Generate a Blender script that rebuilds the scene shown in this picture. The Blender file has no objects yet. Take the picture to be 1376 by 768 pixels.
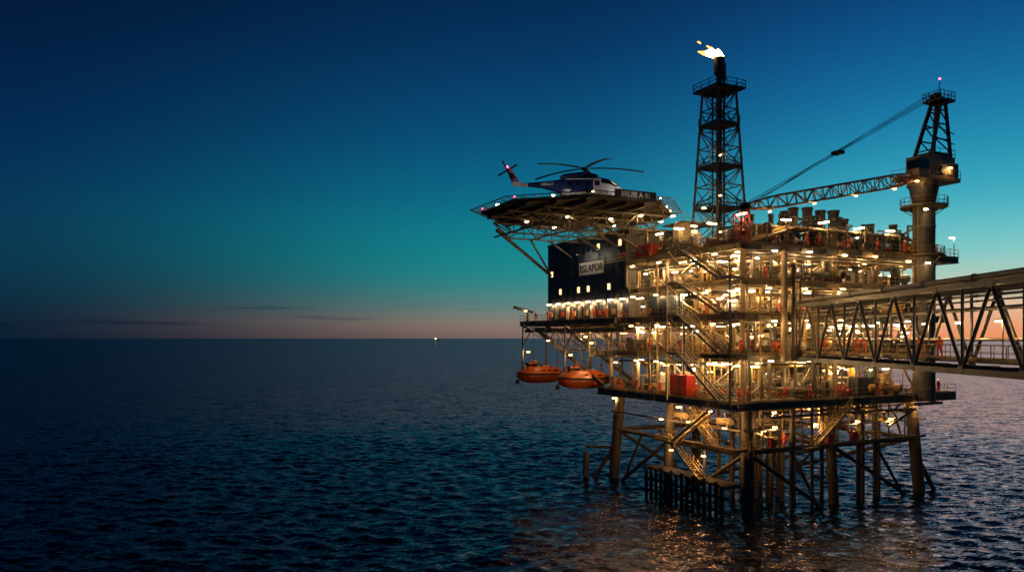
import bpy, math, random
import numpy as np
from mathutils import Vector, Matrix
R=random.Random(7)
scene=bpy.context.scene
# ---------------------------------------------------------------- frame
H=20.0
A=math.radians(26.0)
PM=Matrix.Translation((26.9,85.0,0))@Matrix.Rotation(A,4,'Z')
def link(o):
    scene.collection.objects.link(o); return o
# ---------------------------------------------------------------- materials
def lin(c):
    return tuple(((x/255)/12.92 if x/255<=.04045 else ((x/255+.055)/1.055)**2.4) for x in c)
MATS={}
def mat(name,col,rough=.5,metal=0.,rust=.35,scale=.9,bump=.0):
    m=bpy.data.materials.new(name); m.use_nodes=True
    nt=m.node_tree; n=nt.nodes; l=nt.links
    p=n['Principled BSDF']
    tc=n.new('ShaderNodeTexCoord')
    n1=n.new('ShaderNodeTexNoise'); n1.inputs['Scale'].default_value=scale; n1.inputs['Detail'].default_value=8; n1.inputs['Roughness'].default_value=.65
    l.new(tc.outputs['Object'],n1.inputs['Vector'])
    r=n.new('ShaderNodeValToRGB'); r.color_ramp.elements[0].position=.35; r.color_ramp.elements[1].position=.72
    r.color_ramp.elements[0].color=(0,0,0,1); r.color_ramp.elements[1].color=(1,1,1,1)
    l.new(n1.outputs['Fac'],r.inputs['Fac'])
    mu=n.new('ShaderNodeMath'); mu.operation='MULTIPLY'; mu.inputs[1].default_value=rust
    l.new(r.outputs['Color'],mu.inputs[0])
    mx=n.new('ShaderNodeMix'); mx.data_type='RGBA'
    mx.inputs['A'].default_value=(*col,1)
    mx.inputs['B'].default_value=(col[0]*.35+.035,col[1]*.3+.014,col[2]*.25+.006,1)
    l.new(mu.outputs[0],mx.inputs['Factor'])
    l.new(mx.outputs['Result'],p.inputs['Base Color'])
    p.inputs['Metallic'].default_value=metal
    mr=n.new('ShaderNodeMapRange'); mr.inputs['To Min'].default_value=max(.05,rough-.12); mr.inputs['To Max'].default_value=min(1,rough+.2)
    l.new(n1.outputs['Fac'],mr.inputs['Value']); l.new(mr.outputs['Result'],p.inputs['Roughness'])
    MATS[name]=m; return m
def emat(name,col,st):
    m=bpy.data.materials.new(name); m.use_nodes=True
    nt=m.node_tree; nt.nodes.clear()
    e=nt.nodes.new('ShaderNodeEmission'); e.inputs[0].default_value=(*col,1); e.inputs[1].default_value=st
    o=nt.nodes.new('ShaderNodeOutputMaterial'); nt.links.new(e.outputs[0],o.inputs[0])
    MATS[name]=m; return m
mat('steel_dark',(.045,.045,.045),.5,.2,.4)
mat('steel_leg',(.10,.085,.06),.55,.1,.8,.5)
mat('steel_beam',(.15,.125,.085),.5,.1,.5)
mat('edge_paint',(.22,.175,.10),.5,.1,.6)
mat('paint_cream',(.42,.32,.18),.45,0,.55)
mat('paint_grey',(.18,.18,.16),.45,.1,.4)
mat('pipe_galv',(.45,.40,.32),.35,.6,.4)
mat('pipe_yellow',(.5,.32,.06),.4,.1,.4)
mat('rail_yellow',(.45,.32,.10),.45,.1,.3)
mat('paint_red',(.5,.035,.02),.4,0,.3)
mat('paint_white',(.62,.6,.55),.4,0,.25)
mat('sign_white',(.75,.74,.7),.5,0,.08)
mat('paint_green',(.07,.11,.09),.45,0,.3)
mat('paint_blue',(.035,.075,.12),.45,0,.3)
mat('deck_plate',(.10,.09,.07),.7,.1,.5)
mat('navy_clad',(.016,.024,.048),.42,.0,.15)
mat('clad_grey',(.10,.10,.09),.5,.2,.4)
mat('orange_boat',(.75,.15,.02),.25,0,.2)
mat('orange_dark',(.5,.085,.012),.3,0,.3)
mat('rubber',(.015,.015,.016),.7,0,.1)
mat('glass_dark',(.01,.014,.02),.08,0,.0)
mat('heli_blue',(.02,.04,.13),.22,0,.05)
mat('heli_white',(.75,.75,.75),.25,0,.05)
mat('boom_paint',(.5,.24,.10),.5,0,.4)
mat('coverall',(.85,.06,.02),.8,0,.1,6)
mat('reflective',(.6,.6,.5),.5,0,.1)
mat('skin',(.45,.25,.17),.6,0,.05,12)
mat('boots',(.02,.017,.015),.6,0,.1)
mat('hardhat',(.75,.74,.7),.35,0,.05)
mat('bridge_steel',(.15,.15,.14),.42,.3,.45)
emat('lamp_warm',(1,.68,.31),30)
emat('lamp_amber',(1,.45,.12),30)
emat('lamp_white',(.95,.90,.75),20)
emat('lamp_red',(1,.03,.05),30)
emat('window_lit',(1,.72,.35),1.6)
emat('flame_core',(1,.60,.22),16)
emat('flame_edge',(1,.24,.04),6)
# ---------------------------------------------------------------- mesh builder
class B:
    def __init__(s): s.v=[];s.f=[];s.m=[];s.sm=[];s.mats=[]
    def mi(s,m):
        if m not in s.mats: s.mats.append(m)
        return s.mats.index(m)
    def add(s,vs,fs,m,smooth=False):
        o=len(s.v); s.v.extend([tuple(x) for x in vs]); k=s.mi(m)
        for f in fs: s.f.append(tuple(i+o for i in f)); s.m.append(k); s.sm.append(smooth)
    BF=[(0,3,2,1),(4,5,6,7),(0,1,5,4),(1,2,6,5),(2,3,7,6),(3,0,4,7)]
    def box(s,c,d,m,rz=0):
        x,y,z=d[0]/2,d[1]/2,d[2]/2; ca,sa=math.cos(rz),math.sin(rz)
        vs=[]
        for dz in(-z,z):
            for dx,dy in((-x,-y),(x,-y),(x,y),(-x,y)):
                vs.append((c[0]+dx*ca-dy*sa,c[1]+dx*sa+dy*ca,c[2]+dz))
        s.add(vs,s.BF,m)
    def bb(s,u0,u1,v0,v1,z0,z1,m): s.box(((u0+u1)/2,(v0+v1)/2,(z0+z1)/2),(u1-u0,v1-v0,z1-z0),m)
    def frame(s,a,b):
        a=Vector(a);b=Vector(b);d=(b-a)
        L=d.length
        if L<1e-6: d=Vector((0,0,1))
        d=d.normalized()
        up=Vector((0,0,1)) if abs(d.z)<.99 else Vector((0,1,0))
        x=d.cross(up).normalized(); y=x.cross(d).normalized()
        return a,b,x,y
    def bar(s,a,b,w,h,m):
        a,b,x,y=s.frame(a,b); vs=[]
        for p in(a,b):
            for i,j in((-1,-1),(1,-1),(1,1),(-1,1)): vs.append(p+x*(i*w/2)+y*(j*h/2))
        s.add(vs,s.BF,m)
    def ibeam(s,a,b,w,h,m):
        a,b,x,y=s.frame(a,b)
        t=h*.09
        s.bar(a+y*(h/2-t/2),b+y*(h/2-t/2),w,t,m); s.bar(a-y*(h/2-t/2),b-y*(h/2-t/2),w,t,m)
        s.bar(a,b,w*.2,h-2*t-.004,m)
    def cyl(s,a,b,r,m,n=8,r2=None,cap=True):
        a,b,x,y=s.frame(a,b); r2=r if r2 is None else r2
        vs=[]
        for p,q in((a,r),(b,r2)):
            for i in range(n):
                t=2*math.pi*i/n; vs.append(p+x*(q*math.cos(t))+y*(q*math.sin(t)))
        fs=[(i,(i+1)%n,n+(i+1)%n,n+i) for i in range(n)]
        s.add(vs,fs,m,True)
        if cap:
            s.add(vs[:n],[tuple(range(n-1,-1,-1))],m); s.add(vs[n:],[tuple(range(n))],m)
    def sph(s,c,r,m,sc=(1,1,1),n=10,k=6):
        vs=[];fs=[]
        for j in range(k+1):
            ph=math.pi*j/k
            for i in range(n):
                t=2*math.pi*i/n
                vs.append((c[0]+r*sc[0]*math.sin(ph)*math.cos(t),c[1]+r*sc[1]*math.sin(ph)*math.sin(t),c[2]-r*sc[2]*math.cos(ph)))
        for j in range(k):
            for i in range(n): fs.append((j*n+i,j*n+(i+1)%n,(j+1)*n+(i+1)%n,(j+1)*n+i))
        s.add(vs,fs,m,True)
    def torus(s,c,R1,r,m,ax,n=14,k=6):
        vs=[];fs=[]
        for i in range(n):
            t=2*math.pi*i/n
            for j in range(k):
                q=2*math.pi*j/k; rr=R1+r*math.cos(q); h=r*math.sin(q)
                vs.append((c[0]+h,c[1]+rr*math.cos(t),c[2]+rr*math.sin(t)) if ax==0 else (c[0]+rr*math.cos(t),c[1]+h,c[2]+rr*math.sin(t)))
        for i in range(n):
            for j in range(k): fs.append((i*k+j,((i+1)%n)*k+j,((i+1)%n)*k+(j+1)%k,i*k+(j+1)%k))
        s.add(vs,fs,m,True)
    def path(s,pts,r,m,n=8):
        for i in range(len(pts)-1): s.cyl(pts[i],pts[i+1],r,m,n,cap=(i==0 or i==len(pts)-2))
        for p in pts[1:-1]: s.sph(p,r*1.04,m,n=8,k=4)
        for i in range(len(pts)-1):
            a=Vector(pts[i]);b=Vector(pts[i+1])
            if (b-a).length>2.2 and r>.06:
                d=(b-a).normalized(); q=a+d*R.uniform(.6,1.2); s.cyl(q,q+d*.12,r*1.45,m,n)
    def vvessel(s,c,r,h,m):
        x,y,z=c; s.cyl((x,y,z+.5),(x,y,z+h-r*.5),r,m,14,cap=False)
        s.sph((x,y,z+h-r*.5),r,m,(1,1,.5),14); s.sph((x,y,z+.5),r,m,(1,1,.4),14)
        for t in range(4):
            a=t*math.pi/2+.4; s.bar((x+r*.8*math.cos(a),y+r*.8*math.sin(a),z),(x+r*.8*math.cos(a),y+r*.8*math.sin(a),z+.7),.12,.12,'steel_beam')
        s.cyl((x,y,z+h*.45),(x,y,z+h*.45+.12),r*1.05,'steel_beam',14)
    def hvessel(s,c,r,L,m,ax=0):
        x,y,z=c; d=Vector((1,0,0)) if ax==0 else Vector((0,1,0)); c=Vector((x,y,z+r+.45))
        s.cyl(c-d*L/2,c+d*L/2,r,m,14,cap=False)
        sc=(.45,1,1) if ax==0 else (1,.45,1)
        s.sph(c-d*L/2,r,m,sc,14); s.sph(c+d*L/2,r,m,sc,14)
        for k in(-.3,.3):
            q=c+d*L*k
            s.box((q.x,q.y,z+.35),((.25,r*1.6,.7) if ax==0 else (r*1.6,.25,.7)),'steel_beam')
        s.cyl(c+Vector((0,0,r)),c+Vector((0,0,r+.5)),.12,'pipe_galv'); s.cyl(c+Vector((0,0,r+.45)),c+Vector((0,0,r+.55)),.22,'pipe_galv')
    def rail(s,pts,m='rail_yellow',h=1.1,step=1.6,r=.045):
        for i in range(len(pts)-1):
            a=Vector(pts[i]);b=Vector(pts[i+1]);L=(b-a).length
            if L<.2: continue
            for k in(h,h*.52): s.bar(a+Vector((0,0,k)),b+Vector((0,0,k)),r,r,m)
            s.bar(a+Vector((0,0,.09)),b+Vector((0,0,.09)),.02,.16,m)
            n=max(1,round(L/step))
            for j in range(n+1):
                p=a.lerp(b,j/n); s.bar(p,p+Vector((0,0,h)),r*1.1,r*1.1,m)
    def stairs(s,a,b,w,m,ax):
        a=Vector(a);b=Vector(b); side=Vector((1,0,0)) if ax=='u' else Vector((0,1,0))
        for k in(-.5,.5):
            o=side*w*k
            s.bar(a+o,b+o,.09,.28,m)
            for hh in(1.05,.55): s.bar(a+o+Vector((0,0,hh)),b+o+Vector((0,0,hh)),.05,.05,m)
            for j in range(6):
                p=a.lerp(b,j/5)+o; s.bar(p,p+Vector((0,0,1.05)),.05,.05,m)
        n=int(abs(a.z-b.z)/.2)
        for j in range(1,n):
            p=a.lerp(b,j/n)
            if ax=='u': s.box(p,(w-.1,.26,.04),m)
            else: s.box(p,(.26,w-.1,.04),m)
    def lattice(s,a,b,w,h,m,n,rc=.12,rb=.06,w2=None,h2=None,side=None):
        a=Vector(a);b=Vector(b);d=(b-a).normalized()
        x=Vector(side).normalized() if side else s.frame(a,b)[2]
        y=x.cross(d).normalized(); w2=w if w2 is None else w2; h2=h if h2 is None else h2
        P=[]
        for j in range(n+1):
            t=j/n; p=a.lerp(b,t); W=(w+(w2-w)*t)/2; Hh=(h+(h2-h)*t)/2
            P.append([p+x*(i*W)+y*(k*Hh) for i,k in((-1,-1),(1,-1),(1,1),(-1,1))])
        for c in range(4): s.cyl(P[0][c],P[n][c],rc,m,6)
        for j in range(n+1):
            for c in range(4): s.cyl(P[j][c],P[j][(c+1)%4],rb,m,5,cap=False)
        for j in range(n):
            for c in range(4):
                if (j+c)%2: s.cyl(P[j][c],P[j+1][(c+1)%4],rb,m,5,cap=False)
                else: s.cyl(P[j][(c+1)%4],P[j+1][c],rb,m,5,cap=False)
        return P
    def mesh(s,name):
        me=bpy.data.meshes.new(name); me.from_pydata(s.v,[],s.f)
        for k in s.mats: me.materials.append(MATS[k])
        me.polygons.foreach_set('material_index',s.m); me.polygons.foreach_set('use_smooth',s.sm)
        me.update(); return me
    def obj(s,name,parent=None,M=None):
        o=link(bpy.data.objects.new(name,s.mesh(name)))
        if parent: o.parent=parent
        if M is not None: o.matrix_world=M
        return o
def empty(name,M):
    e=link(bpy.data.objects.new(name,None)); e.matrix_world=M; e.empty_display_size=.5; return e
NL=[0]
WARM=(1,.60,.25)
def plight(parent,p,E,col=WARM,r=.1):
    l=bpy.data.lights.new('lamp_light','POINT'); l.energy=E; l.color=col; l.shadow_soft_size=r
    o=link(bpy.data.objects.new('lamp_light_%d'%NL[0],l)); NL[0]+=1; o.parent=parent; o.location=p
def lamp(b,parent,p,E=200,ax=0,kind='lamp_warm',L=1.3,col=WARM):
    d=(L,.28,.1) if ax==0 else (.28,L,.1)
    b.box((p[0],p[1],p[2]+.1),(d[0]+.08,d[1]+.08,.09),'paint_grey')
    b.box((p[0],p[1],p[2]),(d[0],d[1],.13),kind)
    if E>0: plight(parent,(p[0],p[1],p[2]-.22),E,col)
def text(s,parent,loc,rot,size,m,name='lettering'):
    c=bpy.data.curves.new(name,'FONT'); c.body=s; c.size=size; c.extrude=.02; c.offset=.02*size; c.align_x='CENTER'; c.align_y='CENTER'
    c.materials.append(MATS[m]); o=link(bpy.data.objects.new(name,c)); o.parent=parent
    o.matrix_local=Matrix.Translation(loc)@rot.to_4x4(); return o
ROT_NU=Matrix(((0,0,-1),(-1,0,0),(0,1,0)))
ROT_NV=Matrix(((1,0,0),(0,0,-1),(0,1,0)))
# ================================================================= PLATFORM
plat=empty('oil_platform',PM)
# ---- jacket
b=B()
legs=[(0,0),(13,0),(28,0),(-1,12.5),(-1,24),(13,24),(28,24)]
def legp(i,z):
    u,v=legs[i]; k=(12.3-z)*.09
    du=-1 if u<5 else (1 if u>20 else 0); dv=-1 if v<5 else (1 if v>20 else 0)
    return (u+du*k*.6,v+dv*k*.7,z)
for i in range(len(legs)):
    r=.72 if i in(0,2,4) else .6
    b.cyl(legp(i,12.2),legp(i,-8),r,'steel_leg',18)
    b.cyl(legp(i,9.2),legp(i,8.6),r*1.12,'steel_leg',18)
    b.cyl(legp(i,3.4),legp(i,2.6),r*1.15,'steel_leg',18)
pairs=[(0,1),(1,2),(0,3),(3,4),(4,5),(5,6),(2,6),(1,5)]
for i,j in pairs:
    b.cyl(legp(i,7.0),legp(j,7.0),.3,'steel_leg',10)
    b.cyl(legp(i,7),legp(j,-1.5),.25,'steel_leg',10)
    mid=[(legp(i,7)[k]+legp(j,7)[k])/2 for k in range(3)]
    b.cyl(mid,legp(j,-5),.2,'steel_leg',10)
b.cyl(legp(2,5),(33.5,-1,-3),.3,'steel_leg',10); b.cyl(legp(4,5),(-5,28,-3),.3,'steel_leg',10)
b.cyl((-4.6,27.5,3.6),(-4.6,27.5,-4),.42,'steel_leg',12); b.cyl((-4.6,27.5,4.4),(-1.6,24.5,4.4),.2,'steel_leg')
for k in range(14):
    u=3+ (k%5)*1.9+R.uniform(-.2,.2); v=3+(k//5)*2.6
    b.cyl((u,v,12),(u,v,-6),R.choice([.3,.38,.26]),'steel_leg',10)
for u,v,r in((17,-1,.3),(18.3,-.6,.22),(20,-1,.28),(22,0,.2),(10,-1.6,.25),(8.2,-1.8,.2),(-2,5,.2),(5,-1.8,.3)):
    b.cyl((u,v,12),(u,v,-6),r,'steel_leg',10)
    b.cyl((u,v,7.2),(u,v,6.9),r*1.6,'steel_leg',10)
for k in range(9):
    b.bar((1+k*3,-1.4,7.4),(1+k*3,-1.4,12),.12,.12,'steel_leg')
b.bar((-2,-1.4,7.4),(29,-1.4,7.4),.25,.3,'steel_leg'); b.bar((-2,-1.4,9.6),(29,-1.4,9.6),.16,.18,'steel_leg')
b.bar((-2,-1,9.6),(-2,25,9.6),.18,.2,'steel_leg'); b.bar((2,1,10.4),(28,1,10.4),.3,.4,'steel_leg')
b.obj('jacket',plat)
# ---- boat landing / fender and lower stairs
b=B()
for k in range(15):
    v=-.5+k; b.cyl((-4.2,v,-3),(-4.2,v,3.6+.3*(k%2)),.2,'rubber',8)
for z in(.6,2.1,3.4): b.bar((-3.8,-1,z),(-3.8,14.5,z),.3,.3,'steel_leg')
for v in(0,5,10,14): b.bar((-3.8,v,3.2),(-.6,v,3.2),.25,.25,'steel_leg')
b.bb(-3.7,-1.6,-.5,14,3.5,3.62,'steel_leg')
b.bb(-3.4,-1.6,-1.6,12.6,7.3,7.45,'deck_plate')
b.bar((-3.4,-1.6,7.2),(-3.4,12.6,7.2),.2,.35,'pipe_yellow')
b.rail([(-3.35,12.6,7.45),(-3.35,-1.5,7.45),(-1.6,-1.5,7.45)])
b.rail([(-1.6,-2.0,7.45),(22,-2.0,7.45)],step=2)
b.bb(-1.6,22,-2.1,-1.2,7.3,7.45,'deck_plate')
b.stairs((-4.0,1.5,11.7),(-4.0,8,7.45),1.0,'rail_yellow','u')
b.stairs((-4.0,8.6,7.45),(-4.0,3,3.6),1.0,'rail_yellow','u')
b.stairs((-2.6,7.5,11.7),(-2.6,2.5,7.45),.9,'rail_yellow','u')
b.bb(-4.6,-3.4,7.6,9.2,7.2,7.4,'deck_plate')
b.stairs((13.5,-2.6,12.0),(7.5,-2.6,7.45),.9,'rail_yellow','v')
b.bb(6.2,7.6,-3.1,-2.1,7.3,7.44,'deck_plate')
b.bb(3,22,1.4,3.0,9.3,9.42,'deck_plate'); b.rail([(3,1.4,9.42),(22,1.4,9.42)]); b.bb(-1.2,.6,2,12,9.3,9.42,'deck_plate'); b.rail([(-1.2,12,9.42),(-1.2,2,9.42)])
for u,v in((2.2,-1.6),(11.2,-1.6),(15.5,-1.6)):
    b.box((u,v,8.1),(.9,.5,1.2),'paint_red'); b.box((u,v,8.75),(1.0,.6,.08),'steel_beam')
for i in range(9):
    u=R.uniform(0,20); v=R.uniform(-1,4); z=R.uniform(8.2,11); b.path([(u,v,12),(u,v,z),(u+R.uniform(2,6),v,z),(u+6,v,R.uniform(7,8))],R.choice([.1,.15,.2]),R.choice(['paint_cream','steel_beam','pipe_yellow']))
for v in(3,7,11): b.hvessel((-.6,v,9.4),.4,2.2,'paint_cream',1)
for u,v,z,E in((-3.4,0,9.9,260),(-3.4,6.2,10.0,300),(-3.4,11.5,9.8,260),(2.5,-1.7,9.9,240),(9,-1.7,9.9,200),(16,-1.7,9.9,160),(22,-1.7,9.9,140),(-3.0,4,6.2,220),(-2.6,10.5,6.0,180),(5,2.5,8.9,200),(14,2.5,8.9,160)):
    b.bar((u,v,z),(u,v,z+.6),.06,.06,'steel_leg'); lamp(b,plat,(u,v,z),E,1,'lamp_amber',.4,(1,.55,.2))
b.obj('boat_landing',plat)
# ---- decks
U0,V0=-3.6,-2.5
def deck(b,u0,u1,v0,v1,z,th=.7,edge='edge_paint'):
    b.bb(u0+.02,u1-.02,v0+.02,v1-.02,z-.1,z,'deck_plate')
    zz=z-th/2-.02
    b.ibeam((u0,v0,zz),(u1,v0,zz),.36,th,edge); b.ibeam((u0,v1,zz),(u1,v1,zz),.36,th,edge)
    b.ibeam((u0,v0+.2,zz),(u0,v1-.2,zz),.36,th-.03,edge); b.ibeam((u1,v0+.2,zz),(u1,v1-.2,zz),.36,th-.03,edge)
    for i in range(int((u1-u0)/2)): b.bar((u0+1+i*2,v0-.1,z-th+.08),(u0+1+i*2,v0-.1,z-.1),.06,.14,edge)
    for i in range(int((v1-v0)/2)): b.bar((u0-.1,v0+1+i*2,z-th+.08),(u0-.1,v0+1+i*2,z-.1),.14,.06,edge)
    n=int((u1-u0)/3.2)
    for i in range(1,n):
        u=u0+(u1-u0)*i/n; b.ibeam((u,v0+.2,z-.42),(u,v1-.2,z-.42),.22,.6,'steel_beam')
    n=int((v1-v0)/4)
    for i in range(1,n):
        v=v0+(v1-v0)*i/n; b.ibeam((u0+.2,v,z-.3),(u1-.2,v,z-.3),.2,.36,'steel_beam')
Z1,Z2,Z3,Z4,Z5=12.9,18.2,22.7,26.5,30.5
b=B()
deck(b,U0,33.5,V0,26,Z1,.9)
deck(b,U0+.8,30,V0+.6,29,Z2,.6)
deck(b,U0-.3,31.5,V0,20,Z3)
deck(b,U0-.9,12,20.3,49,Z3)
deck(b,U0+.6,30,V0+.3,19,Z4,.55)
deck(b,U0+.2,34,V0,19.2,Z5)
deck(b,11,34,19.6,28,Z5)
deck(b,U0-2.2,U0-.2,-3.2,1.2,Z2,.4); 
b.obj('decks',plat)
b=B()
def rect(u0,u1,v0,v1,z,b=b): b.rail([(u0,v1,z),(u0,v0,z),(u1,v0,z),(u1,v1,z)])
rect(U0,33.5,V0,26,Z1); rect(U0+.8,30,V0+.6,26,Z2); rect(U0-.3,31.5,V0,20,Z3)
b.rail([(U0-.3,20,Z3),(U0-.9,20.3,Z3),(U0-.9,49,Z3),(12,49,Z3)])
rect(U0+.6,30,V0+.3,19,Z4); rect(U0+.2,34,V0,27,Z5)
for z in(Z1,Z2,Z3,Z5):
    for u in(2,12.5,24.5): b.torus((u,V0-.12,z+.7),.3,.07,'orange_boat',1)
    for v in(2.5,13,19): b.torus((U0-.45,v,z+.7),.3,.07,'orange_boat',0)
b.obj('railings',plat)
# ---- columns and bracing
b=B()
for u in(-1.6,6.5,13,20.5,28):
    b.cyl((u,-.9,Z1),(u,-.9,Z5-.5),.34 if u in(-1.6,13,28) else .22,'paint_cream',12)
for v in(6,12.5,19,25.5):
    b.cyl((-1.6,v,Z1),(-1.6,v,Z5-.5 if v<19 else Z3),.3,'paint_cream',12)
us=[-1.6,6.5,13,20.5,28]; zs=[Z1,Z2,Z3,Z4,Z5]
for k in range(4):
    z0,z1=zs[k]+.1,zs[k+1]-.7
    for i in range(4):
        a,c=us[i],us[i+1]; m=(a+c)/2
        if (i+k)%2: b.cyl((a,-.9,z0),(m,-.9,z1),.15,'paint_cream'); b.cyl((m,-.9,z1),(c,-.9,z0),.15,'paint_cream')
        else: b.cyl((a,-.9,z0),(c,-.9,z1),.15,'paint_cream')
    vs=[-.9,6,12.5,19]
    for i in range(3):
        a,c=vs[i],vs[i+1]
        if (i+k)%2: b.cyl((-1.6,a,z0),(-1.6,c,z1),.15,'paint_cream')
        else: b.cyl((-1.6,c,z0),(-1.6,a,z1),.15,'paint_cream')
for u in(-3.8,2,8):
    b.ibeam((u,24,Z1+.4),(u,44,Z3-1.4),.35,.5,'steel_beam'); b.ibeam((u,19,Z3-1.5),(u,48.6,Z3-1.5),.3,.5,'steel_beam')
    for v in(28,33,38,43): b.bar((u,v,Z3-1),(u,v,Z1+.4+(v-24)*.38),.2,.2,'steel_beam')
    for v,w in((28,33),(33,38),(38,43)): b.bar((u,v,Z1+.4+(v-24)*.38),(u,w,Z3-1.5),.15,.15,'steel_beam')
for v in(28,33,38,43): b.bar((-3.8,v,Z3-1.2),(8,v,Z3-1.2),.3,.4,'steel_beam'); b.bar((-3.8,v,Z3-1.6),(2,v,Z2),.14,.14,'steel_beam')
for i in range(9): b.path([(-3.6+i*.5,22,Z3-1.7-.1*(i%3)),(-3.6+i*.5,R.uniform(38,47),Z3-1.7-.1*(i%3)),(-3.6+i*.5,47.2,Z3-.9)],.09,'paint_cream',6)
for v in(22,27.5): b.bb(-3.2,4,v,v+1.4,Z2-.9,Z2-.8,'deck_plate'); b.rail([(-3.2,v+1.4,Z2-.8),(-3.2,v,Z2-.8),(4,v,Z2-.8)])
b.bb(-3.4,-1.8,29.3,37.5,Z2-.1,Z2,'deck_plate'); b.rail([(-3.4,37.5,Z2),(-3.4,29.3,Z2)])
for v in(21,24,27,30.5,34,36.5): b.bar((-3.3,v,Z3-1.6),(-3.3,v,Z2-.1),.12,.12,'steel_beam')
b.obj('structural_frame',plat)
# ---- stairs on the west face
b=B()
for z0,z1 in((Z1,Z2),(Z2,Z3),(Z3,Z4),(Z4,Z5)):
    b.stairs((-5.0,5.6,z1),(-5.0,-1.6,z0),1.1,'paint_cream','u')
    b.bb(-5.6,-3.6,5.7,7.6,z1-.12,z1-.01,'deck_plate'); b.bb(-5.6,-3.6,-3.4,-1.7,z0-.12,z0-.01,'deck_plate')
    b.rail([(-3.8,7.6,z1),(-5.6,7.6,z1),(-5.6,5.7,z1)],'paint_cream'); b.rail([(-5.6,-1.7,z0),(-5.6,-3.4,z0),(-3.7,-3.4,z0)],'paint_cream')
    b.bar((-5.5,7.5,z1-.1),(-3.7,7.5,z1-1.6),.12,.12,'steel_beam')
    lamp(b,plat,(-4.1,4.5,z1-1.3),140,1,'lamp_warm',.6); lamp(b,plat,(-4.2,-2.9,z1-1.2),110,0,'lamp_amber',.4)
b.bar((-5.6,7.5,Z1-.3),(-5.6,7.5,Z4),.16,.16,'paint_cream'); b.bar((-5.6,-3.3,Z1-.3),(-5.6,-3.3,Z4),.16,.16,'paint_cream')
b.obj('stair_tower',plat)
# ---- bulkheads / modules inside
b=B()
def module(u0,u1,v0,v1,z0,z1,m):
    b.bb(u0,u1,v0,v1,z0+.02,z1,m)
    n=int((u1-u0)/.9)
    for i in range(n): b.bb(u0+.3+i*.9,u0+.42+i*.9,v0-.06,v0+.02,z0+.1,z1-.1,m)
    n=int((v1-v0)/.9)
    for i in range(n): b.bb(u0-.06,u0+.02,v0+.3+i*.9,v0+.42+i*.9,z0+.1,z1-.1,m)
    for i in range(int((u1-u0)/5)):
        u=u0+1.5+i*5+R.uniform(0,2); b.bb(u,u+1,v0-.1,v0+.01,z0+.05,z0+2.1,R.choice(['paint_green','paint_grey','paint_red','paint_white']))
module(6,14,7,18,Z1,Z2-1,'steel_beam'); module(18,27,8,18,Z1,Z2-1,'paint_grey')
module(5,12,6.5,18,Z2,Z3-1,'paint_cream'); module(16,28,7,18,Z2,Z3-1,'steel_beam')
module(3,10,7,18,Z3,Z4-.8,'paint_grey'); module(13,27,6,17,Z3,Z4-.8,'steel_beam')
module(4,9,8,18,Z4,Z5-1,'steel_beam'); module(12,28,7,17,Z4,Z5-1,'paint_grey')
module(14,20,9,15,Z5,Z5+2.7,'steel_beam'); module(23,29,8,16,Z5,Z5+2.3,'paint_grey')
b.obj('process_modules',plat)
# ---- equipment + piping
PAL=['paint_cream','paint_cream','pipe_galv','paint_grey','steel_dark','pipe_yellow','paint_green','steel_beam','paint_white']
b=B(); bp=B()
def valve(b,p,ax):
    p=Vector(p); b.sph(p,.24,'paint_grey',n=8,k=4); b.cyl(p,p+Vector((0,0,.5)),.05,'pipe_galv',6)
    b.cyl(p+Vector((0,0,.5)),p+Vector((0,0,.55)),.26,'paint_red',10)
def fill(u0,u1,v0,v1,z0,z1,n):
    for _ in range(n):
        u,v=R.uniform(u0,u1),R.uniform(v0,v1); h=z1-z0-1; t=R.random(); c=R.choice(PAL)
        if t<.2: b.vvessel((u,v,z0),R.uniform(.4,.85),min(h,R.uniform(2,3.4)),c)
        elif t<.4: b.hvessel((u,v,z0),R.uniform(.35,.65),R.uniform(1.6,3.4),c,R.randint(0,1))
        elif t<.6:
            w,d,hh=R.uniform(.8,2.2),R.uniform(.6,1.3),R.uniform(.9,2.1)
            b.box((u,v,z0+hh/2+.08),(w,d,hh),c); b.box((u,v,z0+.05),(w+.3,d+.3,.1),'steel_dark')
            b.box((u,v,z0+hh+.1),(w+.08,d+.08,.06),'steel_beam')
            b.box((u-.2,v-d/2-.02,z0+hh*.6),(w*.4,.05,hh*.4),R.choice(['steel_dark','paint_white','paint_red']))
        elif t<.72:
            b.box((u,v,z0+.15),(1.8,.8,.25),'steel_beam'); b.cyl((u-.7,v,z0+.65),(u+.1,v,z0+.65),.32,'paint_green',12)
            b.cyl((u+.1,v,z0+.65),(u+.5,v,z0+.65),.16,'pipe_galv'); b.sph((u+.7,v,z0+.65),.36,'paint_red')
            b.path([(u+.7,v,z0+.9),(u+.7,v,z0+2.3),(u+.7,v+1.4,z0+2.3)],.12,'pipe_galv')
        elif t<.86:
            k=R.randint(3,6)
            for i in range(k):
                uu=u+i*.42; hh=R.uniform(1.5,h)
                b.path([(uu,v,z0),(uu,v,z0+hh),(uu,v+R.uniform(.8,2),z0+hh)],.09,R.choice(PAL)); valve(b,(uu,v-.02,z0+1.1),0)
            b.cyl((u-.4,v,z0+.6),(u+k*.42,v,z0+.6),.16,c)
        else:
            w,d=R.uniform(1.4,2.4),1.2
            for x in(-w/2,w/2):
                for y in(-d/2,d/2): b.bar((u+x,v+y,z0),(u+x,v+y,z0+2.2),.09,.09,'paint_cream')
            for zz in(1.1,2.2):
                b.bar((u-w/2,v-d/2,z0+zz),(u+w/2,v-d/2,z0+zz),.09,.09,'paint_cream'); b.bar((u-w/2,v+d/2,z0+zz),(u+w/2,v+d/2,z0+zz),.09,.09,'paint_cream')
            b.cyl((u,v,z0+.3),(u,v,z0+1.9),.4,c,12)
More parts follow.
